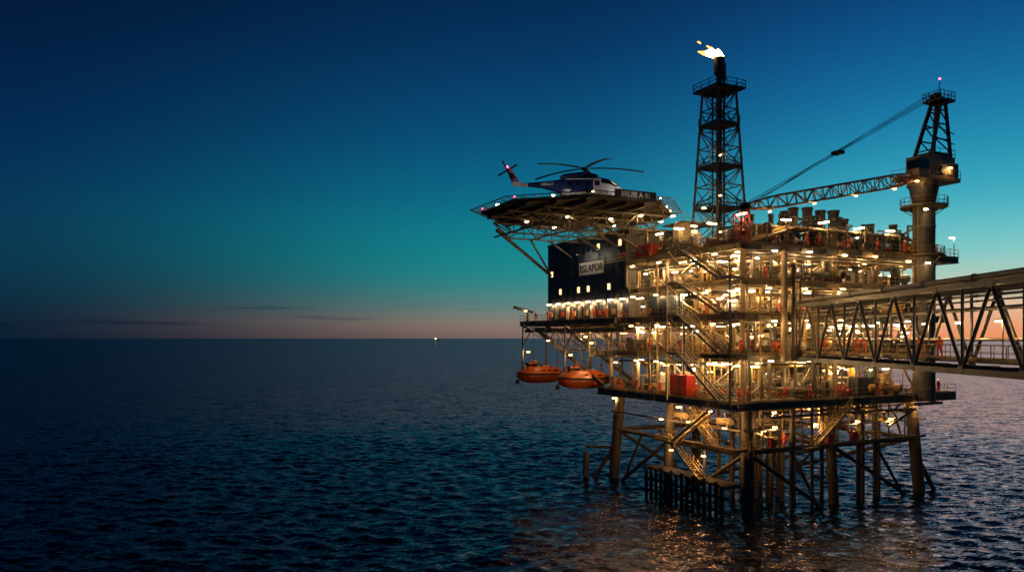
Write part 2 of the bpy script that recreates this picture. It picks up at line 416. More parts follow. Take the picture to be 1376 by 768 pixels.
for k in range(4):
    z0,z1=zs[k],zs[k+1]
    fill(-1,27,.2,5,z0,z1,38); fill(-2.6,4,5,18,z0,z1,22)
    fill(5,28,-1.6,-1.2,z0,z1,9)
fill(-3,9,21,26,Z1,Z2,6); fill(-2,8,20,28,Z2,Z3,7)
fill(-1.5,31,-1,6,Z5,Z5+4,52); fill(-2,9,7,16,Z5,Z5+4,20); fill(20,32,17,26,Z5,Z5+4,8)
for k in range(4):
    z0,z1=zs[k],zs[k+1]
    for i in range(10):
        v=R.uniform(-1.9,5); z=z1-R.uniform(1.0,1.9); a=R.uniform(-2,8); c=R.uniform(16,31); r=R.choice([.07,.1,.14,.2]); m=R.choice(PAL)
        bp.path([(a,v,R.uniform(z0+.2,z1-2)),(a,v,z),(c,v,z),(c,v+R.uniform(.5,2),z)],r,m)
    for i in range(9):
        u=R.uniform(-3,3); z=z1-R.uniform(1.0,1.8); a=R.uniform(-2,5); c=R.uniform(12,24); r=R.choice([.07,.1,.14,.18]); m=R.choice(PAL)
        bp.path([(u,a,z0+.3),(u,a,z),(u,c,z),(u,c,z0+.5)],r,m)
    for v in(-1.7,2.6): bp.box((13,v,z1-.95),(30,.5,.07),'pipe_galv')
for i in range(34):
    u=R.uniform(-2,31); v=-2.0+R.uniform(-.1,.8); a=R.choice(zs[:3]); c=R.choice([z for z in zs if z>a]); r=R.choice([.06,.09,.12,.17])
    bp.path([(u,v,a),(u,v,c-R.uniform(.9,1.6)),(u+R.uniform(-2,2),v,c-1.6)] if R.random()<.5 else [(u,v,a-1),(u,v,c-.9)],r,R.choice(PAL))
for i in range(18):
    u=-2.9+R.uniform(-.3,.6); v=R.uniform(0,19); a=R.choice(zs[:3]); c=R.choice([z for z in zs if z>a])
    bp.path([(u,v,a-.6),(u,v,c-1.0)],R.choice([.06,.09,.14]),R.choice(PAL))
for u,r,z in((2.6,.36,Z5-1),(4.0,.26,Z5-2.2),(5.1,.2,Z4)):
    bp.path([(u,-2.95,Z2-.8),(u,-2.95,z),(u,1,z)],r,'paint_cream',14)
for i in range(7):
    bp.path([(R.uniform(-2,6),i*.55-1.4,Z5+.2),(R.uniform(-2,6),i*.55-1.4,Z5+2.3+i*.06),(R.uniform(20,33),i*.55-1.4,Z5+2.3+i*.06),(33,i*.55-1.4,Z5+.4)],R.choice([.1,.14,.2]),R.choice(PAL))
for i in range(11):
    u=-2+i*3.2
    bp.bar((u,-1.8,Z5),(u,-1.8,Z5+2.5),.16,.16,'steel_beam'); bp.bar((u,2.6,Z5),(u,2.6,Z5+2.5),.16,.16,'steel_beam'); bp.bar((u,-1.9,Z5+2.1),(u,2.7,Z5+2.1),.16,.2,'steel_beam')
for i in range(8):
    v=R.uniform(-2,6); bp.path([(R.uniform(-2,4),v,11),(R.uniform(-2,4),v,11.4-.2*(i%3)),(R.uniform(20,30),v,11.4-.2*(i%3)),(R.uniform(20,30),v,9)],R.choice([.12,.17,.22]),'steel_beam')
# exhaust stacks, tall tanks and loops on the weather deck
for u,v,r,h in((11,5,.55,5.2),(13.5,6,.6,6),(16,6,.62,6.2),(18.4,6,.62,6),(22,7,.7,6.4),(24,7,.55,5.4),(8,8,.5,5),(9.4,4,.35,4.6),(20.2,4.5,.4,5.0),(25.6,4,.4,4.4),(30,4,.5,4.6),(6.6,3,.3,4.2)):
    b.cyl((u,v,Z5),(u,v,Z5+h),r,'clad_grey',16); b.cyl((u,v,Z5+h),(u,v,Z5+h+.35),r*1.15,'clad_grey',16); b.cyl((u,v,Z5+h-1),(u,v,Z5+h-.85),r*1.1,'paint_cream',16)
for u,v,r,h in((12.2,2,.7,3.8),(17.2,2.4,.8,3.6),(21.6,2,.6,4.0),(28.5,2,.8,3.4),(14.8,1,.5,3.5)): b.vvessel((u,v,Z5),r,h,R.choice(['paint_cream','steel_beam','paint_grey']))
for i in range(9):
    u=6+i*2.9; hh=R.uniform(3.2,4.6); bp.path([(u,1.2,Z5),(u,1.2,Z5+hh),(u+R.uniform(.8,1.8),1.2,Z5+hh),(u+1.4,3.4,Z5+hh-1)],R.choice([.1,.16,.22]),R.choice(PAL))
b.vvessel((-.5,11,Z5),1.15,4.4,'paint_cream'); b.vvessel((2.3,12,Z5),.8,3.6,'paint_white')
b.hvessel((5.5,5,Z5+1.6),.7,5,'paint_cream')
b.obj('process_equipment',plat); bp.obj('pipework',plat)
b=B()
P=b.lattice((-2.2,-1.4,Z5),(-2.2,-1.4,Z5+3.4),1.2,1.2,'paint_red',3,.09,.05)
b.bar((-2.2,-2.6,Z5+3.4),(-2.2,-.2,Z5+3.4),.25,.25,'paint_red')
b.obj('boom_rest',plat)
# ---- light fixtures
b=B()
for k in range(4):
    z0,z1=zs[k],zs[k+1]; z=z1-1.15
    for u in(-2,3.5,9,14.5,20,25.5): lamp(b,plat,(u+R.uniform(-.8,.8),.3+R.uniform(-.8,.6),z),R.uniform(300,620),0)
    for u in(1,8.5,16,24): lamp(b,plat,(u+R.uniform(-.8,.8),4.6,z-.2),R.uniform(200,420),0)
    for v in(4.5,9,13.5,18): lamp(b,plat,(-1.9+R.uniform(-.5,.8),v+R.uniform(-.6,.6),z),R.uniform(240,460),1,'lamp_warm' if R.random()<.75 else 'lamp_amber')
    lamp(b,plat,(29.5,-1.6,z),220,0)
    for u in(0.5,6,11.5,17.5,23): lamp(b,plat,(u+R.uniform(-.6,.6),-3.1,z1-.6+R.uniform(-.4,0)),R.uniform(60,120),0,R.choice(['lamp_warm','lamp_amber','lamp_white']),.5)
    for v in(1,11,16): lamp(b,plat,(-4.4,v+R.uniform(-.6,.6),z1-1.1),R.uniform(60,120),1,R.choice(['lamp_warm','lamp_amber']),.5)
    for i in range(18): lamp(b,plat,(R.uniform(-2,29),R.uniform(-1.8,5),z-R.uniform(0,1.4)),0,R.randint(0,1),R.choice(['lamp_warm','lamp_warm','lamp_amber','lamp_white']),R.choice([.4,.7,1.2]))
    for i in range(9): lamp(b,plat,(R.uniform(-3,3),R.uniform(5,19),z-R.uniform(0,1.4)),0,R.randint(0,1),R.choice(['lamp_warm','lamp_amber','lamp_white']),R.choice([.4,.7,1.0]))
for u,v,h in((-2.6,-1.8,3.2),(4,-1.9,3),(10,-1.9,3.1),(16,-1.9,2.8),(22,-1.6,2.9),(30,-1.5,2.6),(0,6,3.4),(-2.6,9,3),(-1,15,3.2),(7,10,3.5),(12,3.8,3.2),(19,4,3),(26,6,3.2),(32,8,2.6),(20,18,3.4)):
    b.bar((u,v,Z5),(u,v,Z5+h),.09,.09,'steel_beam'); lamp(b,plat,(u,v,Z5+h),R.uniform(240,440),R.randint(0,1))
for v in(22,25,28,31,34,37,40,43): lamp(b,plat,(-2.5,v-.6,Z3+2.75),150,1,L=.9)
lamp(b,plat,(-4.2,47.5,Z3+1.9),60,1,'lamp_amber',.4)
for u,v,E in((-3,3,520),(-2.6,9,460),(3,-1,560),(10,0,440),(19,.5,380),(27.5,-1.8,460),(1,18,260),(6,6,340),(14,8,300),(-2,24,220),(23,3,300)):
    lamp(b,plat,(u,v,11.5),E,0,'lamp_amber',.6,(1,.56,.22))
for u,v,z in((-2,27,Z3-1.9),(4,30,Z3-1.9),(-2,36,Z3-1.9),(3,41,Z3-1.9),(-2.5,23,Z2-1.6),(-2.5,31,Z2+2),(0,25,Z3-2.0)): lamp(b,plat,(u,v,z),190,0,'lamp_amber',.4,(1,.58,.25))
b.bar((33.6,-2.2,Z5),(33.6,-2.2,Z5+2.6),.08,.08,'steel_beam'); lamp(b,plat,(33.2,-2.2,Z5+2.6),80,0,'lamp_white',.8,(.9,.95,1))
b.cyl((-3.6,48,Z3),(-3.6,48,Z3+1.8),.2,'steel_dark',10); b.bar((-2.6,48,Z3+1.7),(-6.2,48,Z3+2.5),.35,.45,'steel_dark')
b.obj('light_fixtures',plat)
b=B()
b.bb(24,29.5,-3.4,-1.6,11.6,11.75,'deck_plate'); b.rail([(24,-1.6,11.75),(24,-3.4,11.75),(29.5,-3.4,11.75),(29.5,-1.6,11.75)])
for u in(24.2,29.3): b.bar((u,-2.5,11.6),(u,-2.5,12.6),.1,.1,'rail_yellow')
b.obj('access_platform',plat)
# ================================================================= containers
def container(u,v,z,L,W,Hh,m,name,rz=0):
    b=B(); b.box((0,0,Hh/2+.1),(L,W,Hh),m)
    n=int(L/.35)
    for i in range(n):
        for s in(-1,1): b.box((-L/2+.2+i*.35,s*(W/2+.02),Hh/2+.1),(.14,.07,Hh-.25),m)
    for sx in(-1,1):
        for sy in(-1,1): b.box((sx*(L/2-.03),sy*(W/2-.03),Hh/2+.1),(.2,.2,Hh+.14),m)
    for s in(-1,1): b.box((-L/2-.03,s*W/4,Hh/2+.1),(.05,W/2-.12,Hh-.3),m); b.bar((-L/2-.08,s*.15,.3),(-L/2-.08,s*.15,Hh),.05,.05,'pipe_galv')
    return b.obj(name,None,PM@Matrix.Translation((u,v,z))@Matrix.Rotation(rz,4,'Z'))
container(-2.6,11.5,Z3,2.4,3.8,2.5,'paint_blue','cargo_container')
container(-2.2,8.2,Z1,2.2,3.0,2.5,'paint_red','cargo_container')
container(16.5,-1.5,Z1,2.8,1.9,2.3,'clad_grey','cargo_container')
container(-2.2,15.4,Z5,2.2,3,1.6,'paint_red','cargo_container')
# ================================================================= ACCOMMODATION
acc=empty('accommodation_block',PM)
b=B()
BU0,BU1,BV0,BV1,BZ=-2.0,10.5,20.6,43.5,34.9
b.bb(BU0,BU1,BV0,BV1,Z3+.05,BZ,'navy_clad')
for z in(Z3+3,Z3+6.1,Z3+9.2): b.bar((BU0-.03,BV0,z),(BU0-.03,BV1,z),.1,.12,'navy_clad')
n=12
for i in range(n+1):
    v=BV0+(BV1-BV0)*i/n; b.box((BU0-.02,v,(Z3+BZ)/2),(.09,.1,BZ-Z3-.2),'navy_clad')
for i in range(36):
    u=BU0+.15+i*.34; b.box((u,BV0-.05,(Z3+BZ)/2),(.16,.12,BZ-Z3-.3),'clad_grey')
b.bb(BU0+.05,BU1-.05,BV0-.03,BV0-.004,Z3+.2,BZ-.1,'clad_grey')
b.bb(BU0-.15,BU1+.15,BV0-.15,BV1+.15,BZ,BZ+.25,'steel_dark')
b.rail([(BU0,BV1,BZ+.25),(BU0,BV0,BZ+.25),(BU1,BV0,BZ+.25)],'steel_beam')
def win(v,z,lit,w=.75,h=.9):
    b.box((BU0-.06,v,z),(.1,w+.25,h+.25),'steel_dark'); b.box((BU0-.1,v,z),(.06,w,h),'window_lit' if lit else 'glass_dark')
for j,z in enumerate((Z3+4.7,Z3+7.7,Z3+10.7)):
    for i in range(8):
        v=22.5+i*2.8
        if j==1 and 1<=i<=4: continue
        win(v,z,(j,i) in((2,0),(2,2),(0,1),(0,4),(0,6),(1,7),(0,3)))
for i in range(6): 
    v=22.6+i*3.6; b.box((BU0-.08,v,Z3+1.15),(.12,1.0,2.1),'paint_grey' if i%2 else 'paint_white')
    b.box((BU0-.16,v+1.5,Z3+1.1),(.3,.6,.8),'paint_red' if i%3==1 else 'paint_cream')
b.bb(BU0-.17,BU0-.1,30.0-3.4,30.0+3.4,Z3+6.8,Z3+8.7,'sign_white')
b.bb(BU0-.14,BU0-.11,30.0-3.5,30.0+3.5,Z3+6.7,Z3+8.8,'steel_dark')
b.obj('block_shell',acc)
text('BSLAPOR',acc,(BU0-.19,30.0,Z3+7.72),ROT_NU,1.55,'rubber')
b2=B()
for v in(28,32): b2.bar((BU0,v,Z3+9.9),(BU0-1.5,v,Z3+9.9),.06,.06,'steel_dark'); b2.box((BU0-1.5,v,Z3+9.88),(.3,.5,.15),'steel_dark'); plight(acc,(BU0-1.5,v,Z3+9.6),75,(1,.85,.62),.08)
for u,v,h in((1,22,3.4),(7,40,4)): b2.cyl((u,v,BZ),(u,v,BZ+h),.05,'steel_dark',6)
b2.obj('sign_floodlight',acc)
# ================================================================= HELIDECK
hel=empty('helideck',PM)
HC=(-8.7,23.2); HZ=37.2; AP=12.0
def octa(ap,z,c=HC):
    r=ap/math.cos(math.pi/8); return [(c[0]+r*math.cos(math.pi/8+i*math.pi/4),c[1]+r*math.sin(math.pi/8+i*math.pi/4),z) for i in range(8)]
b=B()
t=octa(AP,HZ); l=octa(AP,HZ-.35)
b.add(t+l,[tuple(range(8)),tuple(range(15,7,-1))]+[(i,i+8,(i+1)%8+8,(i+1)%8) for i in range(8)],'deck_plate')
t2=octa(AP+.06,HZ-.1);t3=octa(AP+1.5,HZ+.15)
for i in range(8):
    a,c=Vector(t2[i]),Vector(t2[(i+1)%8]); d,e=Vector(t3[i]),Vector(t3[(i+1)%8])
    b.bar(d,e,.1,.1,'steel_beam'); b.bar(a,c,.14,.3,'steel_beam')
    for j in range(7): b.bar(a.lerp(c,j/6),d.lerp(e,j/6),.07,.07,'steel_beam')
    for k in(.3,.6): b.bar(a.lerp(d,k),c.lerp(e,k),.03,.03,'steel_beam')
    for j in range(14): b.bar(a.lerp(c,j/14),d.lerp(e,j/14),.025,.025,'steel_beam')
def chord(u):
    return min(AP,AP*math.sqrt(2)-abs(u))-.3
for k in range(-4,5):
    o=k*2.7; Lh=chord(o)
    b.ibeam((HC[0]+o,HC[1]-Lh,HZ-.65),(HC[0]+o,HC[1]+Lh,HZ-.65),.25,.5,'steel_beam')
for k in(-7.5,-2.5,2.5,7.5):
    Lh=chord(k)
    v=HC[1]+k
    zt,zb=HZ-1.0,HZ-3.0
    b.bar((HC[0]-Lh,v,zt),(HC[0]+Lh,v,zt),.24,.24,'steel_beam')
    x0=HC[0]-Lh*.72; x1=HC[0]+Lh
    b.bar((x0,v,zb),(x1,v,zb),.2,.2,'steel_beam'); b.bar((HC[0]-Lh,v,zt),(x0,v,zb),.2,.2,'steel_beam')
    n=7
    for i in range(n):
        xa=x0+(x1-x0)*i/n; xb=x0+(x1-x0)*(i+1)/n
        b.bar((xa,v,zt if i%2 else zb),(xb,v,zb if i%2 else zt),.14,.14,'steel_beam'); b.bar((xa,v,zb),(xa,v,zt),.1,.1,'steel_beam')
for x in(-9,-3,3,8): 
    u=HC[0]+x; Lh=min(chord(x),7.5)
    b.bar((u,HC[1]-Lh,HZ-3.0),(u,HC[1]+Lh,HZ-3.0),.2,.2,'steel_beam')
    for k in(-7.5,-2.5,2.5):
        b.bar((u,HC[1]+k,HZ-3),(u,HC[1]+k+5,HZ-1),.12,.12,'steel_beam')
b.cyl((-17.3,30.7,HZ-2.0),(BU0,42.5,30.2),.26,'steel_beam',10); b.cyl((-12,30.7,HZ-3),(BU0,42.5,30.2),.16,'steel_beam',8)
b.cyl((-9,30.7,HZ-3),(BU0,36,32.6),.16,'steel_beam',8); b.cyl((-7,20.7,HZ-3),(BU0,23,32.6),.18,'steel_beam',8); b.cyl((-7,25.7,HZ-3),(BU0,28,33),.16,'steel_beam',8)
for v in(15.7,20.2): b.cyl((-2.6,v,HZ-3),(-2.6,v,Z5 if v<19 else BZ-8),.22,'steel_beam',10)
b.cyl((2.8,15.7,HZ-3),(2.8,15.7,Z5),.25,'steel_beam',10)
b.cyl((-2.6,15.7,Z5+.3),(2.8,15.7,HZ-3),.15,'steel_beam'); b.cyl((-2.6,15.7,Z5+.5),(-9,15.7,HZ-3),.2,'steel_beam')
for v in(25.7,30.7): 
    for u in(-1.5,3): b.cyl((u,v,BZ+.2),(u,v,HZ-3),.2,'steel_beam')
b.bb(-1,4.6,10.5,14.5,HZ-2.6,HZ-2.5,'deck_plate'); b.rail([(-1,10.5,HZ-2.5),(4.6,10.5,HZ-2.5),(4.6,14.5,HZ-2.5)])
b.rail([(3.6,17,HZ-.3),(3.6,28,HZ-.3)])
b.bb(-11.6,-5.6,9.6,9.68,HZ-.5,HZ+.6,'steel_dark')
for u in(-11,-8.6,-6.2): b.bar((u,9.7,HZ),(u,11.2,HZ-.1),.1,.1,'steel_dark')
nseg=48
r0,r1,z=7.2,7.6,.004
vs=[];fs=[]
for i in range(nseg):
    a=2*math.pi*i/nseg; vs+= [(HC[0]+r0*math.cos(a),HC[1]+r0*math.sin(a),HZ+z),(HC[0]+r1*math.cos(a),HC[1]+r1*math.sin(a),HZ+z)]
for i in range(nseg): j=(i+1)%nseg; fs.append((2*i,2*i+1,2*j+1,2*j))
b.add(vs,fs,'rail_yellow')
for x,y,w,d in((-1.3,0,.4,3),(1.3,0,.4,3),(0,0,2.2,.4)): b.box((HC[0]+x,HC[1]+y,HZ+.01),(w,d,.012),'paint_white')
for i in range(8):
    p=Vector(t[i]); b.cyl(p,p+Vector((0,0,.25)),.1,'steel_dark'); b.sph(p+Vector((0,0,.32)),.12,'lamp_amber' if i not in(3,4) else 'lamp_red')
for i in(3,4,5,6,7):
    p=Vector(t[i]).lerp(Vector(t[(i+1)%8]),.5); b.box((p.x,p.y,p.z+.12),(.3,.3,.2),'lamp_white'); plight(hel,(p.x,p.y,p.z+.4),100,(1,.9,.78),.1)  # rim floodlights added to brighten the helicopter
b.obj('helideck_structure',hel)
b=B()
for u,v,E in((0,13.5,130),(-4,15,130),(1.5,18,130),(-6,19,80),(-2,24,110),(-12,20,55),(-15,26,45),(-9,29,45),(2,28,110)): lamp(b,hel,(u,v,HZ-1.3),E,1,L=.6)
lamp(b,hel,(3.9,12,HZ-.2),90,0,'lamp_amber',.5); lamp(b,hel,(1,10.8,HZ-2.9),140,0)
b.obj('helideck_lights',hel)
plight(hel,(-20.9,27,HZ+.5),14,(1,.05,.08),.12)
text('BRUIE A 01',hel,(-8.6,9.57,HZ+.04),ROT_NV,.9,'heli_white')
plight(hel,(-8.6,8.4,HZ-.4),20,(1,.9,.7),.05)
# ================================================================= FLARE TOWER
ft=empty('flare_tower',PM)
b=B()
FX,FY=10,16
P=b.lattice((FX,FY,Z5),(FX,FY,54.3),5.6,5.6,'steel_beam',9,.18,.09,3.2,3.2,side=(1,0,0))
for j in range(9):
    for c in range(4): 
        m=(P[j][c]+P[j][(c+1)%4])/2
        b.cyl(m,P[j+1][c],.06,'steel_beam',5,cap=False); b.cyl(m,P[j+1][(c+1)%4],.06,'steel_beam',5,cap=False)
b.cyl((FX,FY,Z5),(FX,FY,58.6),.42,'steel_dark',14); b.cyl((FX+.9,FY,Z5),(FX+.9,FY,56),.16,'steel_dark',8); b.cyl((FX-.8,FY+.4,Z5),(FX-.8,FY+.4,55),.12,'steel_dark',8)
b.cyl((FX,FY,56.8),(FX,FY,59.0),.7,'steel_dark',14,r2=.8)
b.cyl((FX+.9,FY,56),(FX+.9,FY,58.4),.28,'steel_dark',8)
for z,w in((54.3,5.0),(49.5,3.9),(43.6,4.4),(37.8,5.0)):
    b.bb(FX-w/2,FX+w/2,FY-w/2,FY+w/2,z,z+.12,'steel_dark'); h=w/2
    b.rail([(FX-h,FY-h,z+.12),(FX+h,FY-h,z+.12),(FX+h,FY+h,z+.12),(FX-h,FY+h,z+.12),(FX-h,FY-h,z+.12)],'steel_dark',r=.07)
for i in range(int((54-Z5)/.4)): b.bar((FX-1.9+i*.01,FY-.3,Z5+i*.4),(FX-1.9+i*.01,FY+.3,Z5+i*.4),.04,.04,'steel_dark')
b.obj('flare_lattice',ft)
b=B()
for z in(34.5,39.5,45): lamp(b,ft,(FX-1.2,FY-1.6,z),80,0,'lamp_amber',.2,(1,.55,.25))
b.obj('tower_lights',ft)
def skinmesh(name,vs,es,rad,sub=2,root=0):
    me=bpy.data.meshes.new(name+'_sk'); me.from_pydata(vs,es,[])
    o=link(bpy.data.objects.new(name+'_sk',me))
    sk=o.modifiers.new('s','SKIN'); sk.use_smooth_shade=True
    for i,r in enumerate(rad):
        d=me.skin_vertices[0].data[i]; d.radius=(r,r) if not isinstance(r,tuple) else r; d.use_root=(i==root)
    ss=o.modifiers.new('u','SUBSURF'); ss.levels=sub; ss.render_levels=sub
    dg=bpy.context.evaluated_depsgraph_get(); ev=o.evaluated_get(dg)
    m=bpy.data.meshes.new_from_object(ev); bpy.data.objects.remove(o); return m
fv=[(0,0,0),(-.35,0,.5),(-.95,.1,.75),(-1.7,0,.65),(-2.7,.1,.95),(.1,.1,.7),(-.2,0,1.3),(-1.0,0,1.3),(-1.6,.1,1.7),(-1.3,-.3,.35),(-2.3,-.4,.4)]
fe=[(0,1),(1,2),(2,3),(3,4),(0,5),(5,6),(2,7),(7,8),(1,9),(9,10)]
m=skinmesh('flame',fv,fe,[.45,.55,.46,.32,.05,.36,.06,.2,.04,.26,.04],2)
m.materials.clear(); m.materials.append(MATS['flame_core']); m.materials.append(MATS['flame_edge'])
for p in m.polygons: p.material_index=1 if (p.center.x<-1.8 or p.center.z>1.25) else 0
fl=link(bpy.data.objects.new('gas_flame',m)); fl.matrix_world=PM@Matrix.Translation((FX,FY,58.9))@Matrix.Rotation(-A,4,'Z')@Matrix.Scale(1.1,4)
m=skinmesh('wisp',[(0,0,0),(-.25,0,.2),(-.5,0,.25)],[(0,1),(1,2)],[.08,.12,.03]); m.materials.clear(); m.materials.append(MATS['flame_edge'])
o=link(bpy.data.objects.new('flame_wisp',m)); o.parent=fl; o.location=(-2.3,0,1.9)
plight(fl,(-.7,0,2.4),2200,(1,.55,.22),.3)
# ================================================================= CRANE
cr=empty('pedestal_crane',PM)
b=B()
CU,CV=27.0,-2.6
b.cyl((CU,CV,12.2),(CU,CV,38.2),1.3,'clad_grey',28)
for z in(13.6,19,24,29,34): b.cyl((CU,CV,z),(CU,CV,z+.2),1.38,'paint_grey',28)
b.cyl((CU,CV,37.2),(CU,CV,39.2),1.35,'clad_grey',28,r2=1.75); b.cyl((CU,CV,39.2),(CU,CV,39.7),1.95,'steel_beam',28)
def ring(z,r):
    n=20; pts=[(CU+r*math.cos(2*math.pi*i/n),CV+r*math.sin(2*math.pi*i/n),z) for i in range(n+1)]
    b.cyl((CU,CV,z-.15),(CU,CV,z),r,'deck_plate',20); b.rail(pts,'rail_yellow',step=1)
    for i in range(0,n,3): b.bar((CU+1.2*math.cos(2*math.pi*i/n),CV+1.2*math.sin(2*math.pi*i/n),z-1.1),pts[i],.1,.1,'steel_beam')
ring(36.6,2.7); ring(30.4,2.3)
for i in range(40): b.bar((CU-1.55,CV-.25,24+i*.33),(CU-1.55,CV+.25,24+i*.33),.04,.04,'rail_yellow')
for s in(-.28,.28): b.bar((CU-1.55,CV+s,24),(CU-1.55,CV+s,37),.05,.05,'rail_yellow')
b.bb(CU-3.4,CU+4.4,CV-1.9,CV+1.9,39.75,40.1,'steel_beam')
b.bb(CU-.8,CU+3.6,CV-1.7,CV+1.7,40.1,42.7,'paint_grey'); b.bb(CU+.2,CU+3.0,CV-1.2,CV+1.2,42.7,43.5,'steel_beam')
b.bb(CU+3.6,CU+4.9,CV-1.3,CV+1.3,39.9,42.3,'steel_dark')
b.bb(CU-3.6,CU-1.4,CV-1.9,CV-.1,40.1,42.4,'paint_cream'); b.bb(CU-3.68,CU-1.7,CV-1.96,CV-.3,40.9,42.0,'glass_dark')
b.rail([(CU-3.4,CV+1.9,40.1),(CU-3.4,CV-1.9,40.1),(CU+4.4,CV-1.9,40.1),(CU+4.4,CV+1.9,40.1)])
b.rail([(CU-.8,CV-1.7,42.7),(CU+3.6,CV-1.7,42.7),(CU+3.6,CV+1.7,42.7)])
b.cyl((CU+1,CV-1.95,41),(CU+1,CV-1.75,41),.5,'steel_dark',14); b.cyl((CU+2.4,CV-1.9,40.9),(CU+2.4,CV-1.75,40.9),.35,'paint_cream',14)
TOP=Vector((CU+2.9,CV,50.3))
for s in(-1,1):
    A1=Vector((CU-1.2,CV+s*1.4,40.2)); B1=TOP+Vector((-.5,s*.6,0)); A2=Vector((CU+3.6,CV+s*1.4,40.2)); B2=TOP+Vector((.4,s*.6,0))
    b.bar(A1,B1,.36,.36,'steel_dark'); b.bar(A2,B2,.32,.32,'steel_dark')
    for k in(.3,.5,.7,.88):
        a=A1.lerp(B1,k); b.bar(a,A2.lerp(B2,k),.16,.16,'steel_dark'); b.bar(a,A2.lerp(B2,k-.15),.12,.12,'steel_dark')
for k in(.35,.65,.9): 
    a=Vector((CU-1.2,CV-1.4,40.2)).lerp(TOP+Vector((-.5,-.6,0)),k); c=Vector((CU-1.2,CV+1.4,40.2)).lerp(TOP+Vector((-.5,.6,0)),k); b.bar(a,c,.14,.14,'steel_dark')
b.bb(CU+1.5,CU+4.4,CV-1.2,CV+1.2,50.2,50.35,'steel_dark'); b.rail([(CU+1.5,CV-1.2,50.35),(CU+4.4,CV-1.2,50.35),(CU+4.4,CV+1.2,50.35),(CU+1.5,CV+1.2,50.35),(CU+1.5,CV-1.2,50.35)],'steel_dark',r=.06,step=.8)
for s in(-.4,0,.4): b.cyl((CU+2.3,CV+s-.1,50.9),(CU+2.3,CV+s+.1,50.9),.5,'steel_dark',14)
b.cyl(TOP,TOP+Vector((.2,0,3)),.05,'steel_dark',6); b.sph(TOP+Vector((.2,0,3.05)),.13,'lamp_red')
for z in(44.5,45.8): b.cyl((CU+3.3,CV-1.8,z),(CU-1.2,CV-2,z+.6),.06,'steel_dark',6)
a=Vector((CU-2.6,CV,40.0)); c=Vector((-2.6,CV+.2,34.4))
m1=a.lerp(c,.12); m2=a.lerp(c,.85)
b.lattice(a,m1,1.7,.5,'boom_paint',2,.12,.06,1.7,1.5,side=(0,1,0)); b.lattice(m1,m2,1.7,1.5,'boom_paint',14,.12,.065,1.4,1.3,side=(0,1,0)); b.lattice(m2,c,1.4,1.3,'boom_paint',3,.11,.06,1.0,.5,side=(0,1,0))
for s in(-.3,.3): b.cyl(c+Vector((0,s-.08,0)),c+Vector((0,s+.08,0)),.45,'steel_dark',14)
for s in(-.5,.5):
    b.cyl(Vector((CU+2.1,CV+s,50.9)),c+Vector((.3,s,.4)),.04,'steel_dark',6)
    b.cyl(Vector((CU+2.1,CV+s,51.5)),c+Vector((2.4,s*.5,1.2)),.035,'steel_dark',6)
q=Vector((CU+2.1,CV,51)).lerp(c,.55); b.box(q,(.9,1.2,.4),'steel_dark'); b.cyl(c,(c.x-.2,c.y,31.8),.04,'steel_dark',6); b.sph((c.x-.2,c.y,31.6),.3,'paint_red')
b.obj('crane_structure',cr)
b=B()
lamp(b,cr,(CU+1.9,CV-2.2,41.3),60,0,'lamp_amber',.45,(1,.55,.2)); lamp(b,cr,(CU-2.2,CV-1.8,35.9),40,0,'lamp_warm',.5); lamp(b,cr,(CU-3,CV-1.2,39.4),50,0,'lamp_amber',.3); lamp(b,cr,(CU-1.8,CV-1.8,29.3),50,0,L=.5)
for f in(.15,.4,.65,.9):
    p=a.lerp(c,f); lamp(b,cr,(p.x,p.y-.9,p.z-1.0),70,0,'lamp_amber',.16,(1,.55,.25))  # lamps added along the boom to give its lattice a warm lit look
b.obj('crane_lights',cr)
